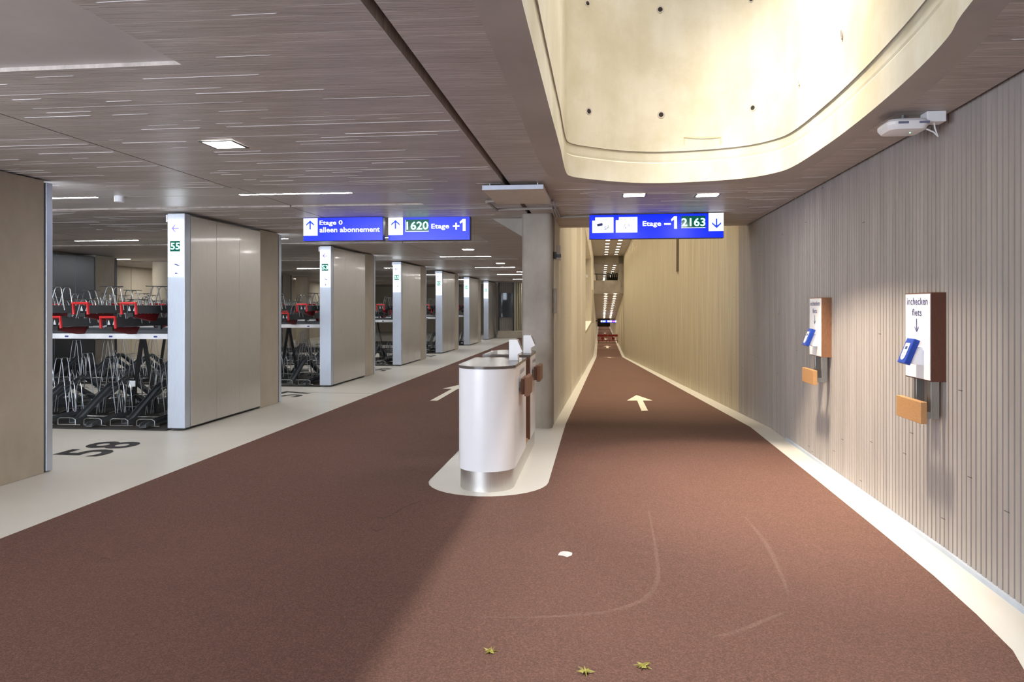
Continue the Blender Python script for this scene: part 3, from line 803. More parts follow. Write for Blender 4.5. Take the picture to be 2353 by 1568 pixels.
def s2b(face, fn):
    f = px_frame(fn, 1188, 2293, 112, 430)
    q = MB(); rect(q, f(.004), 1191, 1388, 118, 352); q.build('arrow_field', 'swhite', face)
    q = MB()
    for P in arrow_pts('u', 1230, 1347, 147, 270, 19): poly(q, P, f(.006))
    q.build('arrow', 'sarrow', face)
    q = MB(); rect(q, f(.004), 1425, 1742, 145, 306); q.build('display', 'ledpanel', face)
    q = MB(); rect(q, f(.0045), 1425, 1742, 304, 310); rect(q, f(.0045), 1424, 1428, 150, 310); q.build('display_edge', 'swhite', face)
    q = MB(); put_text(q, '1620', (1440, 1735, 282, 174), f(.006), .012); q.build('digits', 'led', face)
    q = MB(); put_text(q, 'Etage', (1775, 2015, 292, 208), f(.005), .016)
    rect(q, f(.005), 2065, 2153, 232, 252); rect(q, f(.0055), 2099, 2119, 198, 288); one(q, f(.005), 2155, 2235, 147, 308)
    q.build('lettering', 'swhite', face)
def bike(q, f, x, y, k):
    circle_ring(q, x, y, 22 * k, 4.5, f); circle_ring(q, x + 62 * k, y, 22 * k, 4.5, f)
    P = {'a': (x, y), 'b': (x + 18 * k, y - 32 * k), 'c': (x + 27 * k, y), 'd': (x + 52 * k, y - 30 * k), 'e': (x + 62 * k, y), 'h': (x + 50 * k, y - 42 * k)}
    for m_, n_ in ('ab', 'ac', 'bc', 'cd', 'bd', 'de', 'dh'): line2(q, P[m_], P[n_], 5, f)
    line2(q, (x + 10 * k, y - 38 * k), (x + 26 * k, y - 38 * k), 4, f); line2(q, (x + 42 * k, y - 44 * k), (x + 56 * k, y - 42 * k), 4, f)
def s3b(face, fn):
    f = px_frame(fn, 98, 2237, 98, 487)
    q = MB()
    for x0, x1, xn, yb in ((147, 490, 195, 195), (527, 873, 577, 192)):
        rect(q, f(.004), x0, x1, yb, 388); rect(q, f(.004), xn, x1, 145, yb)
    q.build('picture_field', 'swhite', face)
    q = MB(); rect(q, f(.004), 2000, 2234, 98, 380); q.build('arrow_field', 'swhite', face)
    q = MB()
    for P in arrow_pts('d', 2053, 2197, 187, 338, 24): poly(q, P, f(.006))
    q.build('arrow', 'sarrow', face)
    q = MB(); put_text(q, 'OV-fiets', (222, 405, 200, 165), f(.006), 0); put_text(q, 'krat / zitje', (603, 845, 200, 160), f(.006), 0)
    poly(q, [(222, 248), (310, 233), (320, 272), (230, 288)], f(.006))
    line2(q, (180, 318), (200, 250), 5, f(.006)); line2(q, (200, 250), (225, 238), 5, f(.006)); line2(q, (240, 312), (300, 275), 5, f(.006))
    bike(q, f(.006), 332, 335, 1.45); bike(q, f(.006), 640, 322, 1.9)
    q.build('pictogram', 'navy', face)
    q = MB(); put_text(q, 'Etage', (958, 1253, 312, 214), f(.005), .016); rect(q, f(.005), 1300, 1405, 249, 276); one(q, f(.005), 1408, 1503, 143, 338)
    q.build('lettering', 'swhite', face)
    q = MB(); rect(q, f(.004), 1570, 1950, 140, 325); q.build('display', 'ledpanel', face)
    q = MB(); rect(q, f(.0045), 1570, 1952, 322, 328); q.build('display_edge', 'swhite', face)
    q = MB(); put_text(q, '2163', (1575, 1948, 300, 175), f(.006), .012); q.build('digits', 'led', face)
sign(9.95, 697, 880, 500.5, 554.5, 'blue lit hanging sign reading Etage 0 alleen abonnement with an up arrow', s1b)
sign(9.98, 892, 1080, 500, 553.5, 'blue lit hanging sign with green 1620 and Etage +1', s2b)
sign(9.55, 1354, 1663, 493.5, 550, 'wide blue lit hanging sign with Etage -1, green 2163 and a down arrow', s3b)
# small far sign on a black bar in the lower corridor
def s4b(face, fn):
    f = lambda d: fn(d)
    q = MB()
    for a, b in ((0, .1), (.42, .56), (.58, .7), (.9, 1)): rect(q, lambda u, v, f=f: f(.02)(u, v), a, b, .85, .2)
    q.build('lettering', 'swhite', face)
    q = MB(); rect(q, f(.02), .13, .3, .8, .25); q.build('digits', 'led', face)
    q = MB(); rect(q, f(.02), .73, .87, .75, .3); q.build('warning_digits', 'redlit', face)
sr = sign(100, 1380.5, 1416.5, 736, 741.8, 'tiny blue lit sign on a black bar far down the ramp corridor', s4b)
for c in list(sr.children):
    if c.name.startswith('hanger'): D.objects.remove(c)
q = MB(); y_ = 100.3; t__ = ST((1381 - CX) / F * 100, 100)[1] + .1
q.box((-.6, t__, -.47), (SW, t__ + .08, -.36), W); q.build('bar', 'black', sr)

# ================================================================== CHECK-IN COUNTER
KS = -0.965
cn = thing('check_in_counter', 'white rounded check-in counter in two halves on a steel plinth, on the pale island', 'counter', W(KS, 7.4, 0))
def capsule(s, t0, t1, r, round0=True, round1=True, n=14):
    P = []
    if round0:
        for k in range(n + 1): a = PI + PI * k / n; P.append((s + r * math.cos(a), t0 + r + r * math.sin(a)))
    else: P += [(s - r, t0), (s + r, t0)]
    if round1:
        for k in range(n + 1): a = PI * k / n; P.append((s + r * math.cos(a), t1 - r + r * math.sin(a)))
    else: P += [(s + r, t1), (s - r, t1)]
    return P
fz = lambda a, b, d: W(a, b, d)
q = MB(); q.prism(capsule(KS, 6.155, 8.62, .232), 0, .175, fz); q.build('plinth', 'steel', cn, smooth=True)
for i, (t0, t1, r0, r1) in enumerate(((6.14, 7.28, True, False), (7.76, 8.60, False, True))):
    q = MB(); q.prism(capsule(KS, t0, t1, .245, r0, r1, 24), .172, 1.025, fz); bd = q.build('body', 'white', cn, smooth=True)
    q = MB(); q.prism(capsule(KS, t0 - .004, t1 + .004, .25, r0, r1, 24), 1.025, 1.048, fz); q.build('countertop', 'counter', cn, smooth=True)
    # printing on the ramp side
    q = MB(); tt = (6.72, 7.12) if i == 0 else (7.98, 8.38)
    put_text(q, 'inchecken fiets', (tt[0], tt[1], .935, .985), lambda a, b: W(KS + .2465, a, b), .01); q.build('lettering', 'greyprint', bd)
    # card reader: upright white block with a slanted head leaning over the ramp side
    tr = 6.86 if i == 0 else 7.95
    s0 = KS - .02 if i == 0 else KS + .00
    s0 = g(1171, 828, 1.048)[0] if i == 0 else g(1208.5, 808.5, 1.048)[0]
    pr = [(0, 0), (.083, 0), (.083, .058), (.125, .082), (.078, .192), (0, .192)]
    q = MB(); q.prism([(s0 + a, 1.048 + b) for a, b in pr], tr, tr + .11, lambda a, b, d: W(a, d, b)); rd = q.build('card_reader', 'white', cn, bevel=.003)
    q = MB(); A = (s0 + .122, 1.048 + .092); B = (s0 + .082, 1.048 + .186); e = .003
    q.add([W(A[0] + e, tr + .02, A[1]), W(A[0] + e, tr + .09, A[1]), W(B[0] + e, tr + .09, B[1]), W(B[0] + e, tr + .02, B[1])], [(0, 1, 2, 3)]); q.build('screen', 'screen', rd)
    # wooden push block
    tb = (6.60, 6.98) if i == 0 else (7.90, 8.26)
    q = MB(); q.box((KS + .265, tb[0] + .02, .765), (KS + .298, tb[1] - .02, .905), W); pb = q.build('push_block', 'woodd', cn, bevel=.004)
    q = MB(); q.box((KS + .298, tb[0], .75), (KS + .335, tb[1], .92), W); q.build('block_face', wood('brown_block_wood', lin(120, 84, 64)), pb, bevel=.004)
    q = MB(); q.box((KS + .24, tb[0] + .1, .80), (KS + .27, tb[0] + .14, .87), W); q.box((KS + .24, tb[1] - .14, .80), (KS + .27, tb[1] - .1, .87), W); q.build('bracket', 'chrome', pb)
# wooden frame and dark recess facing the gap, front half of the rear counter
q = MB()
q.box((KS - .243, 7.70, .172), (KS - .205, 7.762, 1.024), W); q.box((KS + .205, 7.70, .172), (KS + .243, 7.762, 1.024), W)
q.box((KS - .205, 7.70, .985), (KS + .205, 7.762, 1.024), W); q.box((KS - .205, 7.70, .172), (KS + .205, 7.762, .22), W)
q.build('cabinet_frame', 'woodd', cn, bevel=.002)
q = MB(); q.box((KS - .205, 7.745, .22), (KS + .205, 7.762, .985), W); q.build('cabinet_recess', 'black', cn)
q = MB(); q.box((KS - .225, 7.28, .172), (KS + .225, 7.70, .186), W); q.build('low_deck', 'woodl', cn)
q = MB(); q.box((KS - .25, 7.695, 1.025), (KS + .25, 7.765, 1.048), W); q.build('countertop_edge', 'counter', cn)

# ================================================================== WALL CHECK-IN BOXES
def wall_unit(t0, t1, z0, z1, label, woodside):
    so = SW - .092; L = t1 - t0
    r = thing('wall_check_in_box', label, 'check-in box', W(SW, (t0 + t1) / 2, z0), 'check-in boxes on the ribbed wall')
    q = MB(); q.box((so, t0, z0), (SW + .005, t1, z1), W); q.build('casing', woodside, r, bevel=.002)
    q = MB(); q.box((so - .004, t0 + .004, z0 + .008), (so + .01, t1 - .004, z1 - .008), W); pn = q.build('front_panel', 'whitepanel', r)
    hgt = z1 - z0
    f = lambda a, b: W(so - .0055, t0 + L * (1 - a), z0 + hgt * b)   # a runs left to right as read
    q = MB()
    put_text(q, 'inchecken', (.09, .91, .862, .945), f, .004); put_text(q, 'fiets', (.30, .68, .735, .815), f, .004)
    line2(q, (.48, .70), (.48, .575), .028, f)
    poly(q, [(.48, .565), (.40, .615), (.40, .595), (.48, .545), (.56, .595), (.56, .615)], f)
    q.build('lettering', 'navy', pn)
    # arm and tilted reader
    ta, tb = t0 + .10, t0 + .19
    q = MB(); ze = z0 + .21
    q.prism([(so, z0 + .215), (so - .075, z0 + .20), (so - .095, z0 + .12), (so - .05, z0 + .10), (so, z0 + .095)], ta + .01, tb - .01, lambda a, b, d: W(a, d, b)); arm = q.build('reader_arm', 'whiteplastic', r, bevel=.004)
    T = Vector((so - .062, z0 + .268)); Bt = Vector((so - .125, z0 + .110)); ax = (Bt - T).normalized(); nn = Vector((-ax.y, ax.x)) 
    if nn.x < 0: nn = -nn
    th = .04
    q = MB(); q.prism([tuple(T), tuple(Bt), tuple(Bt + nn * th), tuple(T + nn * th)], ta - .01, tb + .015, lambda a, b, d: W(a, d, b)); dv = q.build('card_reader', 'blueplastic', arm, bevel=.004)
    tm = (ta + tb + .005) / 2
    def rf(a, b): p = T + (Bt - T) * b - nn * .002; return W(p.x, tm + a, p.y)
    q = MB(); P = [(-.034, .2), (.034, .2)] + [(.034 * math.cos(k * PI / 10), .70 + .18 * math.sin(k * PI / 10)) for k in range(11)]
    poly(q, P, rf); q.build('white_field', 'whitepanel', arm)
    def rf2(a, b): p = T + (Bt - T) * b - nn * .003; return W(p.x, tm + a, p.y)
    q = MB(); rect(q, rf2, -.018, .018, .33, .46); circle_ring(q, 0, .66, .012, .003, lambda a, b: rf2(a, .66 + (b - .66) * 6), 12); q.build('screen', 'screen', arm)
    # steel tubes and wooden push block
    for i, (tt) in enumerate((t0 + .015, t0 + .235)):
        q = MB(); q.box((SW - .085, tt, z0 - .235), (SW - .035, tt + .045, z0 + .003), W); q.box((SW - .155, tt, z0 - .235), (SW - .084, tt + .045, z0 - .195), W)
        q.build('steel_tube', 'chrome', r, bevel=.002)
    q = MB(); q.box((SW - .195, t0 - .105, z0 - .25), (SW - .157, t0 + .275, z0 - .115), W); q.build('push_block', 'woodl', r, bevel=.003)
wall_unit(4.965, 5.35, 1.075, 1.637, 'white wall box reading inchecken fiets with dark brown sides, the nearer and larger one', 'woodr')
wall_unit(7.30, 7.69, 1.07, 1.632, 'white wall box reading inchecken fiets with mid brown sides, the farther and smaller one', wood('mid_brown_wood', lin(132, 92, 66), .5, (40, 40, 5)))

# ================================================================== WALL / CEILING DEVICES
ap_c = ST((2074 - CX) / F * 4.62, 4.62)
r = thing('wireless_access_point', 'white rounded access point with a green light hung under the ceiling by the ribbed wall', 'access point', W(ap_c[0], ap_c[1], 2.62))
def rr_pts(cx, cy, hw, hh, rad, n=6):
    P = []
    for (x, y, a0) in ((hw - rad, hh - rad, 0), (-hw + rad, hh - rad, 90), (-hw + rad, -hh + rad, 180), (hw - rad, -hh + rad, 270)):
        for k in range(n + 1): a = math.radians(a0 + 90 * k / n); P.append((cx + x + rad * math.cos(a), cy + y + rad * math.sin(a)))
    return P
q = MB(); base = rr_pts(0, 0, 1, 1, .45)
lv = [(.108, 2.684), (.122, 2.668), (.122, 2.648), (.104, 2.622), (.06, 2.616)]
vs = [W(ap_c[0] + a * k, ap_c[1] + b * k, z) for k, z in lv for a, b in base]; nb = len(base)
q.add(vs, [(j * nb + i, j * nb + (i + 1) % nb, (j + 1) * nb + (i + 1) % nb, (j + 1) * nb + i) for j in range(len(lv) - 1) for i in range(nb)] + [tuple(range(nb)), tuple((len(lv) - 1) * nb + i for i in range(nb))])
q.build('housing', 'whiteplastic', r, smooth=True)
for a in (-.07, .05):
    q = MB(); q.box((ap_c[0] + a, ap_c[1] - .1225, 2.650), (ap_c[0] + a + .06, ap_c[1] - .119, 2.664), W)
    q.build('vent_slot', 'greyprint', r)
q = MB(); q.box((ap_c[0] + .03, ap_c[1] - .03, 2.612), (ap_c[0] + .036, ap_c[1] - .024, 2.617), W); q.build('status_light', 'exitgreen', r)
q = MB(); q.box((ap_c[0] - .06, ap_c[1] - .05, 2.682), (ap_c[0] + .06, ap_c[1] + .05, 2.69), W); q.tube([W(ap_c[0] - .09, ap_c[1], 2.682), W(ap_c[0] - .05, ap_c[1], 2.708), W(ap_c[0] + .03, ap_c[1], 2.71), W(ap_c[0] + .07, ap_c[1], 2.688)], .004)
q.tube([W(ap_c[0], ap_c[1], 2.69), W(ap_c[0], ap_c[1], CZ)], .012); q.build('mounting_bracket', 'chrome', r)
sx, tx = ST((2146 - CX) / F * 4.55, 4.55)
q = MB(); q.box((sx - .055, tx - .04, CZ - .065), (sx + .055, tx + .06, CZ - .001), W)
r2 = thing('junction_box', 'white junction box on the ceiling edge beside the access point, with a dangling cable', 'junction box', W(sx, tx, CZ))
q.build('box', 'whiteplastic', r2, bevel=.004)
q = MB(); q.tube([W(sx, tx, CZ - .06), W(sx + .002, tx - .01, CZ - .10), W(sx + .018, tx - .01, CZ - .15), W(sx - .01, tx - .02, CZ - .125), W(sx - .05, tx - .03, CZ - .11), W(ap_c[0] + .112, ap_c[1] + .02, 2.66)], .0045); q.build('cable', 'whiteplastic', r2, smooth=True)
# smoke detector by the recess
s_, t_ = g(274, 455, CZ); q = MB(); cyl(q, (s_, t_), .05, CZ - .045, CZ + .02, 20)
tag(q.build('smoke_detector', 'whiteplastic', smooth=True), 'small round white smoke detector on the ceiling near the nearest rack aisle', 'smoke detector')
# ceiling board and conduits by the column
r = thing('ceiling_board', 'pale square board hung under the ceiling above the counter, front edge tinted with cool daylight', 'board', W(.0, 7.4, 2.66))
tN = ST(0, 7.08)[1]; sl, sr_ = ST((1107 - CX) / F * 7.08, 7.08)[0], ST((1249 - CX) / F * 7.08, 7.08)[0]
q = MB(); q.box((sl, tN, 2.655), (sr_, tN + 1.0, 2.695), W); q.build('panel', 'board', r)
q = MB(); q.box((sl - .001, tN - .006, 2.654), (sr_ + .001, tN - .0005, 2.696), W); q.build('front_edge', 'boardedge', r)  # blue tint paints the cool daylight on the front edge
q = MB()
for a in (sl + .06, sr_ - .06):
    for b in (tN + .1, tN + .9): q.tube([W(a, b, 2.69), W(a, b, CZ)], .008)
q.build('spacer', 'chrome', r)
r = thing('ceiling_conduit', 'grey metal conduits running round the column head under the ceiling', 'conduit', W(-.9, 8.6, 2.7))
zc = CZ - .03; A_ = lambda px, py: (*g(px, py, zc), zc)
q = MB(); q.tube([A_(1118, 464), A_(1142, 482), A_(1270, 478)], .016, fn=W); q.build('long_pipe', 'pipe', r, smooth=True)
q = MB(); q.tube([A_(1118, 463), A_(1146, 462)], .014, fn=W); q.build('short_pipe', 'pipe', r, smooth=True)
q = MB(); q.tube([A_(1269, 461), A_(1277, 480)], .014, fn=W); q.build('side_pipe', 'pipe', r, smooth=True)
q = MB()
for dx in (0, 5, 10): q.tube([A_(1269 + dx, 481), A_(1276 + dx, 499)], .012, fn=W)
q.build('pipe_bundle', 'pipe', r, smooth=True)
q = MB(); q.tube([A_(1287, 499), A_(1355, 497)], .014, fn=W); q.build('cross_pipe', 'pipe', r, smooth=True)
# wall camera on the column side
sxc = -.6
tc = t_at(1266.5, sxc)
tc = 9.66
r = thing('security_camera', 'small black camera under a grey conduit on the side of the concrete column', 'camera', W(sxc, tc, 2.05))
q = MB(); q.tube([W(sxc + .012, tc, 2.25), W(sxc + .012, tc, 2.6), W(sxc + .02, tc - .03, 2.66), W(sxc + .05, tc - .1, 2.70)], .009); q.build('conduit', 'pipe', r, smooth=True)
q = MB(); q.box((sxc, tc - .03, 2.16), (sxc + .04, tc + .03, 2.25), W); q.box((sxc + .04, tc - .02, 2.18), (sxc + .10, tc + .02, 2.22), W); q.build('housing', 'black', r, bevel=.003)
q = MB(); tcb = 10.6; q.box((sxc, tcb - .12, 2.2), (sxc + .05, tcb + .06, 2.4), W); tag(q.build('wall_sensor', 'whiteplastic', bevel=.004), 'small pale box on the wall just behind the black camera', 'sensor')
q = MB(); q.box((sxc, 9.62, 1.46), (sxc + .035, 9.80, 1.78), W); tag(q.build('wall_plate', 'pipe', bevel=.004), 'narrow grey plate fixed upright on the side of the concrete column', 'plate')
q = MB(); cyl(q, (SL + .045, 30.5), .05, 2.72, 2.83, 14); tag(q.build('wall_globe', 'whiteplastic', smooth=True), 'small white round fitting on the left ramp wall beside the opening', 'fitting')

# ================================================================== BICYCLE RACKS
L = lambda x, y, z: Vector((x, y, z))
def gutter_mb(path, w=.085, h=.045, th=.006):
    # U channel along path of (y,z)
    q = MB(); prof = [(-w / 2, h), (-w / 2, 0), (w / 2, 0), (w / 2, h), (w / 2 - th, h), (w / 2 - th, th), (-w / 2 + th, th), (-w / 2 + th, h)]
    n_ = len(prof); vs = [L(x, y, z + dz) for y, z in path for x, dz in prof]; fs = []
    for i in range(len(path) - 1):
        for k in range(n_): fs.append((i * n_ + k, i * n_ + (k + 1) % n_, (i + 1) * n_ + (k + 1) % n_, (i + 1) * n_ + k))
    q.add(vs, fs + [tuple(range(n_))[::-1], tuple((len(path) - 1) * n_ + k for k in range(n_))]); return q
def rootat(name, lab, cat, grp): return thing(name, lab, cat, (0, 0, 0), grp)
def hoop(y, z0, h, wb, wt, lean=0.0, r=.0075):
    return [L(-wb / 2, y, z0), L(-wt / 2, y + lean * .9, z0 + h * .9), L(-wt / 2 + .02, y + lean, z0 + h), L(wt / 2 - .02, y + lean, z0 + h), L(wt / 2, y + lean * .9, z0 + h * .9), L(wb / 2, y, z0)]
def make_lower(high):
    r = rootat('lower_bicycle_tray', 'x', 'bicycle rack', 'x')
    if high:
        gutter_mb([(.12, .03), (.25, .05), (.85, .40), (.95, .43), (1.05, .40), (1.65, .10)], .09, .05).build('channel', 'gutter', r)
    else:
        gutter_mb([(-.06, .02), (.0, .035), (.6, .06), (1.6, .06)], .085, .045).build('channel', 'gutter', r)
    q = MB(); zb = .40 if high else .05
    q.tube([L(-.155, .06, .02), L(-.155, .06, .085), L(-.125, .06, .105), L(.045, .06, .105), L(.085, .06, .085), L(.085, .06, .02)], .0062, 6); q.tube([L(-.155, .06, .02), L(.15, .06, .02)], .0055, 6)
    q.build('entry_loop', 'chrome', r, smooth=True)
    q = MB()
    if high:
        for dy in (.0, .12): q.tube(hoop(.78 + dy, .05, .76, .29, .11, .02), .0062, 6)
        q.tube([L(-.13, .72, .42), L(-.11, .98, .44), L(.11, .98, .44), L(.13, .72, .42)], .0055, 6)
    else:
        for dx in (-.05, .05): q.tube([L(dx - .035, .62, .05), L(dx - .03, .66, .45), L(dx, .67, .53), L(dx + .03, .66, .45), L(dx + .04, .70, .05)], .0062, 6)
        q.tube([L(-.16, .56, .10), L(-.15, .9, .14), L(.15, .9, .14), L(.16, .56, .10)], .0055, 6)
    q.build('wheel_holder', 'chrome', r, smooth=True)
    q = MB(); q.tube([L(-.14, .95, .05), L(-.12, .95, .26), L(-.06, .96, .30), L(.06, .96, .30), L(.12, .95, .26), L(.14, .95, .05)], .0055, 6); q.build('rear_holder', 'chrome', r, smooth=True)
    q = MB(); q.tube([L(-.16, .62, .045), L(.16, .62, .045)], .012, 6); q.build('cross_bar', 'chrome', r, smooth=True)
    return r
def make_upper(high):
    r = rootat('upper_bicycle_tray', 'x', 'bicycle rack', 'x'); z = 1.445 if high else 1.275
    gutter_mb([(-.05, z), (1.72, z)], .10, .10).build('channel', 'gutter', r)
    q = MB(); q.tube([L(-.095, -.09, z - .01), L(-.095, -.10, z + .125), L(.095, -.10, z + .125), L(.095, -.09, z - .01)], .0185, 8); q.build('pull_handle', 'red', r)
    q = MB(); q.box((-.045, -.085, z - .04), (.05, -.055, z + .01), L); q.tube([L(-.03, -.088, z - .01), L(-.03, -.082, z - .01)], .008); q.tube([L(.03, -.088, z - .01), L(.03, -.082, z - .01)], .008); q.build('latch_block', 'black', r)
    q = MB(); q.box((-.02, .97, 1.221), (.02, 1.01, z), L); q.build('support', 'gutter', r)
    q = MB(); q.prism([(.0, z - .005), (.0, z - .045), (.34, z - .10), (.43, z - .10), (.50, z - .005)], -.03, .03, lambda a, b, d: L(d, a, b)); q.build('red_blade', 'darkred', r, bevel=.004)
    q = MB()
    for dy in (.0, .16): q.tube(hoop(.42 + dy, z + .04, .30, .22, .09, .03), .0068, 6)
    q.tube([L(-.07, .36, z + .345), L(.07, .62, z + .345)], .0068, 6)
    q.build('wheel_holder', 'chrome', r, smooth=True)
    q = MB(); q.tube(hoop(1.22, z + .02, .20, .16, .09, .0), .0055, 6); q.build('rear_hoop', 'chrome', r, smooth=True)
    q = MB(); q.prism([(-.02, 0), (.02, 0), (0, .06)], -.04, -.034, lambda a, b, d: L(a - .03, d, z + .03 + b)); q.prism([(-.02, 0), (.02, 0), (0, .06)], -.04, -.034, lambda a, b, d: L(a + .04, d, z + .03 + b)); q.build('guide_fin', 'whitebar', r)
    return r
protos = {('l', 0): make_lower(False), ('l', 1): make_lower(True), ('u', 0): make_upper(False), ('u', 1): make_upper(True)}
gaps = [(131, 384), (647, 736), (863, 904), (980, 1004), (1055, 1070)]
def px_of(s, t):
    p = W(s, t); return CX + F * p.x / p.y
def visible(s, t0, t1, k):
    # a point is seen when the sight line passes an opening in front of it
    for i in range(9):
        t = t0 + (t1 - t0) * i / 8; x = px_of(s, t)
        for j, (a, b) in enumerate(gaps):
            if a - 6 < x < b + 6 and j <= k: return True
    return False
rowword = ['nearest rack row', 'second rack row', 'third rack row', 'fourth rack row', 'fifth rack row']
def ordw(i):
    w = ['first', 'second', 'third', 'fourth', 'fifth', 'sixth', 'seventh', 'eighth', 'ninth', 'tenth', 'eleventh', 'twelfth', 'thirteenth', 'fourteenth', 'fifteenth', 'sixteenth', 'seventeenth', 'eighteenth']
    return w[i] if i < len(w) else 'far'
used = {}
cnt = 0
for k in range(5):
    for side in (0, 1):
        for i in range(17):
            s = -5.66 - .36 * i
            tf = TP[k] + (.03 if side == 0 else 2.77)
            t_end = tf + (1.5 if side == 0 else -1.5)
            if not visible(s, tf, t_end, k): continue
            if (k >= 3 and i > 3) or s < -11.15: continue
            for tier in 'lu':
                hi = i % 2 if side == 0 else (i + 1) % 2
                if tier == 'u': hi = 1 - hi
                p = protos[(tier, hi)]; rotz = -AN if side == 0 else PI - AN
                y_off = 0.0
                ds = (0.07 if tier == 'u' and side == 0 else 0.0) - (0.09 if (tier == 'u' and side == 0 and k == 0 and i == 0) else 0.0)
                loc = W(s + ds, tf + (0.0 if tier == 'l' else (-.21 if side == 0 else .21)), .016)
                face = 'front side' if side == 0 else 'rear side'
                if tier == 'u': lab = '%s upper bicycle tray, %s from the pillar in the %s, %s' % ('raised' if hi else 'low-set', ordw(i), rowword[k], face)
                else: lab = '%s lower bicycle tray, %s from the pillar in the %s, %s' % ('humped' if hi else 'flat', ordw(i), rowword[k], face)
                grp = '%s trays of the %s, %s' % ('upper' if tier == 'u' else 'lower', rowword[k], face)
                key = (tier, hi)
                if key not in used: o = p; used[key] = 1; o.location = loc; o['label'] = lab; o['group'] = grp
                else: o = dup(p, loc, lab, grp)
                o.rotation_euler = (0, 0, rotz); cnt += 1
print('TRAYS', cnt)
for k in range(5):
    t0 = TP[k]
    r = thing('rack_frame', 'white beam and black posts carrying the upper trays of the %s' % rowword[k], 'rack frame', W(-8.3, t0 + 1.3, 0), 'frames of the rack rows')
    s1 = SF - .235; s0 = -11.42
    q = MB(); q.box((s0, t0 + .30, 1.126), (s1, t0 + .33, 1.193), W); fb = q.build('front_beam', 'whitebar', r, bevel=.002)
    q = MB()
    for j in range(9):
        ss = -5.72 - .62 * j; q.add([W(ss, t0 + .298, 1.146), W(ss + .05, t0 + .298, 1.146), W(ss + .05, t0 + .298, 1.166), W(ss, t0 + .298, 1.166)], [(0, 1, 2, 3)])
    q.build('label', 'bluelabel', fb)
    q = MB(); q.box((s0, t0 + 2.73, 1.145), (s1, t0 + 2.76, 1.212), W); q.build('rear_beam', 'whitebar', r)
    for dt in (.75, 2.0):
        q = MB(); q.box((s0, t0 + dt, 1.15), (s1, t0 + dt + .05, 1.22), W); q.build('inner_beam', 'gutter', r)
    for j, ss in enumerate((-6.55, -9.3)):
        for lean in (-.18, .22):
            q = MB(); q.tube([W(ss + lean, t0 + 1.35, .015), W(ss, t0 + 1.35, 1.16)], .03, 6); q.build('post', 'black', r)
        q = MB(); q.box((ss - .02, t0 + .33, 1.11), (ss + .02, t0 + 2.73, 1.15), W); q.build('cross_arm', 'black', r)
    q = MB(); q.box((s0, t0 - .02, .0), (s1, t0 + 2.8, .014), W); tag(q.build('rubber_mat', 'mat'), 'dark floor mat under the %s' % rowword[k], 'mat', 'mats under the racks')
# white tag on one hoop
p = W(*ST((304 - CX) / F * 10.2, 10.2), 0); z = H + (HY - 882) * 10.2 / F
q = MB(); a_, b_ = ST(p.x, p.y); q.box((a_ - .045, b_ - .006, z - .04), (a_ + .045, b_ + .006, z + .04), W)
tag(q.build('tray_tag', 'whitebar', bevel=.002), 'small white plate clipped on a hoop of the nearest lower racks', 'plate')

# ================================================================== HALL END, far things
q = MB(); q.box((-4.95, 36.2, 0), (-3.75, 36.88, .34), W); tag(q.build('concrete_bench', 'pylc', bevel=.01), 'low concrete plinth at the far end of the hall', 'plinth')
q = MB()
for j in range(12): q.box((-4.93 + j * .055, 36.6, .34), (-4.93 + j * .055 + .04, 36.68, CZ - .03), W)
q.box((-4.95, 36.68, .34), (-4.25, 36.75, CZ - .02), W, 1)
struct(q.build('wall_hall_corner', ['slat', 'gap']))
r = thing('glass_panel', 'dark glass panel in black posts at the far end of the hall', 'glass panel', W(-4.6, 36.5, .34))
q = MB(); q.box((-4.97, 36.48, .34), (-4.93, 36.56, CZ - .01), W); q.box((-4.27, 36.48, .34), (-4.21, 36.56, CZ - .01), W); q.build('post', 'black', r)
q = MB(); q.box((-4.93, 36.5, 1.0), (-4.27, 36.52, 2.2), W); q.build('pane', 'glass', r)
q = MB()
for j in range(60):
    a0 = j * .15
    q.box((-4.2 + a0 * .42, 36.9 + a0 * 1.9, .34), (-4.2 + a0 * .42 + .045, 36.9 + a0 * 1.9 + .16, CZ - .01), W)
q.prism([(-4.2, 37.1), (-1.2, 50.6), (-1.3, 50.9), (-4.3, 37.3)], .0, CZ, lambda a, b, d: W(a, b, d))
struct(q.build('wall_hall_end', 'slat2'))
r = thing('exit_sign', 'small green lit exit sign far back behind the second opening', 'exit sign', W(*ST((700 - CX) / F * 30, 30), 2.45))
s_, t_ = ST((696 - CX) / F * 30, 30)
q = MB(); q.box((s_, t_, 2.36), (s_ + .16, t_ + .04, 2.5), W); q.build('lit_face', 'exitgreen', r)
q = MB(); q.box((s_ + .02, t_, 2.5), (s_ + .16, t_ + .05, 2.58), W); q.tube([W(s_ + .08, t_ + .02, 2.58), W(s_ + .08, t_ + .02, CZ)], .01); q.build('hanger', 'signbox', r)

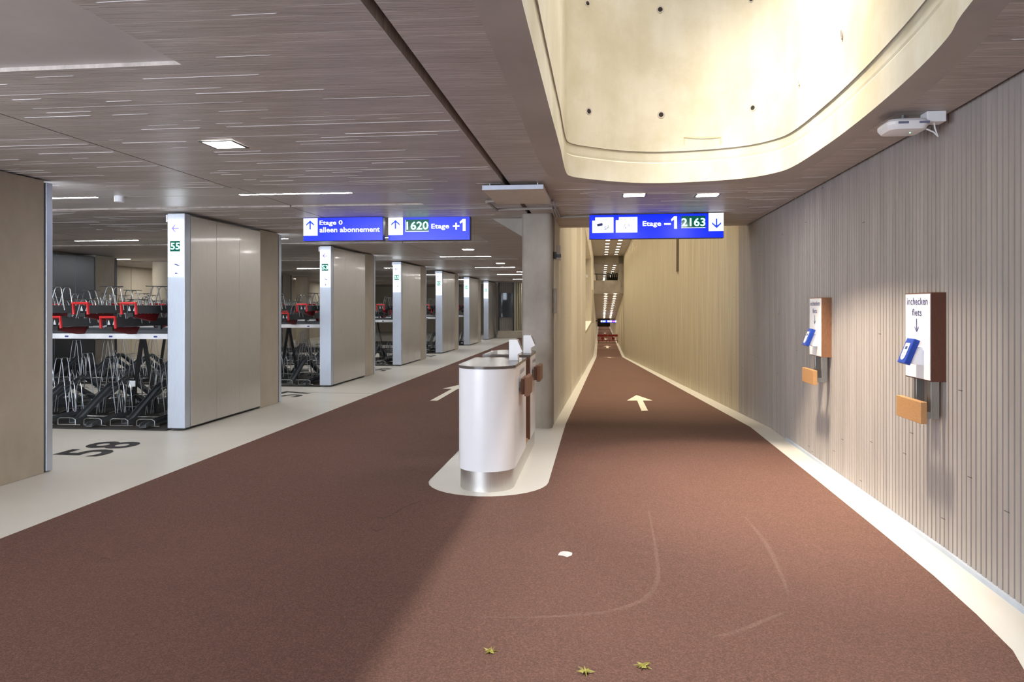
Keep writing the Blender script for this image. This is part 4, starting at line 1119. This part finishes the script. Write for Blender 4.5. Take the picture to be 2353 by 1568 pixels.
# red barriers
def barrier(s, t, z, lab):
    r = thing('crowd_barrier', lab, 'barrier', W(s, t, z), 'red barriers across the lower lane'); w = 1.27
    q = MB(); q.box((s - w / 2, t, z + .72), (s + w / 2, t + .06, z + .98), W); q.build('top_panel', 'barrier', r)
    q = MB(); q.box((s - w / 2, t, z + .16), (s + w / 2, t + .05, z + .24), W); q.build('bottom_rail', 'barrier', r)
    q = MB()
    for i in range(9): q.box((s - w / 2 + i * (w - .05) / 8, t, z + .22), (s - w / 2 + .05 + i * (w - .05) / 8, t + .05, z + .74), W)
    q.box((s - .18, t, z + .35), (s + .18, t + .05, z + .62), W); q.build('bars', 'barrier', r)
    for a in (-w / 2 + .15, w / 2 - .15):
        q = MB(); q.prism([(-.25, 0), (.25, 0), (.2, .06), (.04, .16), (-.04, .16), (-.2, .06)], a - .03, a + .03, lambda x, y, d: W(s + d, t + .02 + x, z + y)); q.build('foot', 'black', r)
tb = ST((1397 - CX) / F * 92, 92)[1]
barrier(.02 + .28, tb, -2.9, 'red plastic barrier across the lower lane, left of the pair')
barrier(.28 + 1.33, tb + .1, -2.9, 'red plastic barrier across the lower lane, right of the pair')
# balcony rail and parked bicycle stands behind it
r = thing('balcony_rail', 'thin dark handrail above the concrete balcony over the ramp', 'handrail', W(.5, 69.95, 3.95))
q = MB(); q.tube([W(-.55, 69.95, 4.55), W(1.7, 69.95, 4.45)], .035); q.build('rail', 'black', r)
for a in (-.3, .7, 1.6):
    q = MB(); q.tube([W(a, 69.95, 3.93), W(a, 69.95, 4.52)], .025); q.build('post', 'black', r)
for j in range(5):
    a = .75 + .2 * j; q = MB(); q.tube([W(a - .08, 71 + .05 * j, 2.95), W(a - .07, 71 + .05 * j, 4.55), W(a - .04, 71 + .05 * j, 4.66 - .05 * (j % 2)), W(a + .04, 71 + .05 * j, 4.66 - .05 * (j % 2)), W(a + .07, 71 + .05 * j, 4.55), W(a + .08, 71 + .05 * j, 2.95)], .05, 6)
    q.box((a - .09, 71 + .05 * j, 2.95), (a + .06, 71.1 + .05 * j, 4.3), W)
    tag(q.build('bicycle_stand', 'black', smooth=False), 'dark bicycle stand behind the balcony rail', 'stand', 'dark stands on the balcony')

# ================================================================== LITTER AND MARKS
def leaf(px, py, rot, k, lab):
    s, t = g(px, py); q = MB(); n_ = 10; P = []
    for i in range(2 * n_):
        a = 2 * PI * i / (2 * n_) + rot; rr = (.075 if i % 2 == 0 else .032) * k * (1.15 if i % 4 == 0 else .8)
        P.append((s + rr * math.cos(a), t + rr * math.sin(a), .008 + .012 * (i % 3) / 2))
    c = W(s, t, .007)
    q.add([c] + [W(*p) for p in P], [(0, i + 1, (i + 1) % (2 * n_) + 1) for i in range(2 * n_)])
    o = q.build('fallen_leaf', 'leaf'); md = o.modifiers.new('s', 'SOLIDIFY'); md.thickness = .0015
    tag(o, lab, 'leaf', 'fallen leaves on the brown lane')
leaf(1127, 1502, .3, .42, 'yellow leaf on the brown floor, leftmost of the three, near the shadow edge')
leaf(1345, 1549, 1.1, .5, 'yellow leaf on the brown floor at the bottom edge of the picture, in the middle')
leaf(1478, 1536, 2.0, .5, 'yellow leaf on the brown floor, rightmost of the three')
s_, t_ = g(1298, 1275); q = MB(); P = [(s_ + .06 * math.cos(a) * random.uniform(.6, 1.1), t_ + .06 * math.sin(a) * random.uniform(.6, 1.1)) for a in [i * PI / 5 for i in range(10)]]
q.add([W(s_, t_, .016)] + [W(a, b, .006) for a, b in P], [(0, i + 1, (i + 1) % 10 + 1) for i in range(10)])
tag(q.build('gum_patch', 'paper'), 'small pale crumpled scrap on the brown floor in the middle of the lit area', 'scrap')
def scuff(pts, w, mat, lab):
    P = crom_open([g(*p) for p in pts]); q = MB(); vs = []
    for i, (a, b) in enumerate(P):
        a2, b2 = P[min(i + 1, len(P) - 1)]; a1, b1 = P[max(i - 1, 0)]; dx, dy = a2 - a1, b2 - b1; l = math.hypot(dx, dy)
        ww = w * (.3 + .7 * math.sin(PI * (i + .5) / len(P))) / 2
        vs += [W(a - dy / l * ww, b + dx / l * ww, .0048), W(a + dy / l * ww, b - dx / l * ww, .0048)]
    q.add(vs, [(2 * i, 2 * i + 1, 2 * i + 3, 2 * i + 2) for i in range(len(P) - 1)])
    tag(q.build('tyre_scuff', mat), lab, 'floor mark', 'scuffs on the brown floor')
def crom_open(p, n=6):
    q = [p[0]] + list(p) + [p[-1]]; out = []
    for i in range(1, len(q) - 2):
        for k in range(n):
            u = k / n; r = []
            for c in (0, 1):
                a, b, c_, d = q[i - 1][c], q[i][c], q[i + 1][c], q[i + 2][c]
                r.append(.5 * (2 * b + (c_ - a) * u + (2 * a - 5 * b + 4 * c_ - d) * u * u + (3 * b - a - 3 * c_ + d) * u ** 3))
            out.append(tuple(r))
    out.append(p[-1]); return out
def soft_mat(name, c, f):
    m = NT(name); m.b.inputs['Base Color'].default_value = c; m.b.inputs['Roughness'].default_value = .7
    nz = m.noise(m.pos(), 35, 4, .7); m.l(m.ramp(nz, [(.35, (0, 0, 0, 1)), (.7, (f, f, f, 1))]), m.b.inputs['Alpha']); return m.m
M['scuffl'] = soft_mat('faded_pale_scuff', lin(170, 140, 126), .32); M['scuffd'] = soft_mat('faded_dark_scuff', lin(84, 58, 50), .6)
scuff([(1490, 1175), (1503, 1240), (1512, 1310), (1505, 1352), (1470, 1385), (1400, 1408), (1300, 1418), (1180, 1422), (1070, 1419)], .03, 'scuffl', 'pale curved tyre scuff shaped like a hook in the lit area')
scuff([(1712, 1190), (1745, 1230), (1768, 1265), (1790, 1310), (1812, 1370)], .03, 'scuffl', 'pale short tyre scuff right of the hook-shaped one')
scuff([(1800, 1410), (1740, 1436), (1690, 1455), (1620, 1470)], .03, 'scuffl', 'pale faint scuff low on the right half of the lane')
scuff([(850, 1215), (868, 1222), (885, 1212)], .03, 'scuffd', 'dark spot on the shaded floor left of the counter')
scuff([(865, 1190), (890, 1190), (935, 1165), (980, 1150)], .022, 'scuffd', 'dark thin streak on the floor in front of the counter')
scuff([(228, 1290), (240, 1284), (252, 1289)], .02, 'scuffd', 'dark little curl on the shaded floor at the left')

# ================================================================== DAYLIGHT, LAMPS, WORLD, CAMERA
def area(name, loc, size, sy, energy, color, rot=(0, 0, 0), spread=None):
    l = D.lights.new(name, 'AREA'); l.shape = 'RECTANGLE'; l.size = size; l.size_y = sy; l.energy = energy; l.color = color
    if spread: l.spread = spread
    o = D.objects.new(name, l); COL.objects.link(o); o.location = loc; o.rotation_euler = rot; return o
area('skylight_daylight', W(.6, 3.8, 7.38), 2.0, 6.0, 50, (.93, .96, 1.0), (0, 0, -AN), math.radians(85))
area('skylight_flood', W(.80, 4.0, 7.3), .22, 3.6, 122, (1.0, .94, .88), (0, 0, -AN), math.radians(100))
sd = area('skylight_side', W(-.05, 5.05, 6.6), .6, .5, 76, (1.0, .84, .64), (0, 0, 0), math.radians(52))
sd.rotation_euler = (W(2.15, 6.5, 1.1) - W(-.05, 5.05, 6.6)).to_track_quat('-Z', 'Y').to_euler()
area('entrance_daylight', W(-6.2, -3.6, 1.4), 7.5, 2.4, 660, (.80, .88, 1.0), (math.radians(90), 0, -AN))
for k in range(10):
    area('ramp_light', W(.75, 14.6 + 5.8 * k, 6.17), 1.1, 5.6, 74, (1.0, .885, .69), (0, 0, -AN), math.radians(80))
for k in range(3):
    area('far_ramp_fill', W(.98, 115 + 20 * k, -.28), 1.0, 18.0, 120, (1.0, .86, .68), (0, 0, -AN), math.radians(120))  # fill lights added without fixtures to lift the dark far corridor
for k in range(5):
    area('lower_ramp_light', W(.98, 74 + 7 * k, 2.7 - (4 + 7 * k) * 3.05 / 37), 1.0, 4.0, 40, (1.0, .86, .64), (0, 0, -AN), math.radians(100))
w = D.worlds.new('World'); bpy.context.scene.world = w; w.use_nodes = True
w.node_tree.nodes['Background'].inputs[0].default_value = (.75, .82, 1, 1); w.node_tree.nodes['Background'].inputs[1].default_value = .5
cam = D.cameras.new('Camera'); co = D.objects.new('Camera', cam); COL.objects.link(co)
co.location = (0, 0, H); co.rotation_euler = (PI / 2, 0, 0)
cam.sensor_width = 36; cam.lens = 36 * F / 2353; cam.shift_y = -(1568 / 2 - HY) / 2353; cam.clip_end = 400; cam.clip_start = .05
sc_ = bpy.context.scene; sc_.camera = co
vs_ = sc_.view_settings; vs_.view_transform = 'Standard'; vs_.look = 'None'; vs_.exposure = 0.52; vs_.gamma = 1; vs_.use_curve_mapping = False
for o in D.objects:
    if '_ow' in o: del o['_ow']
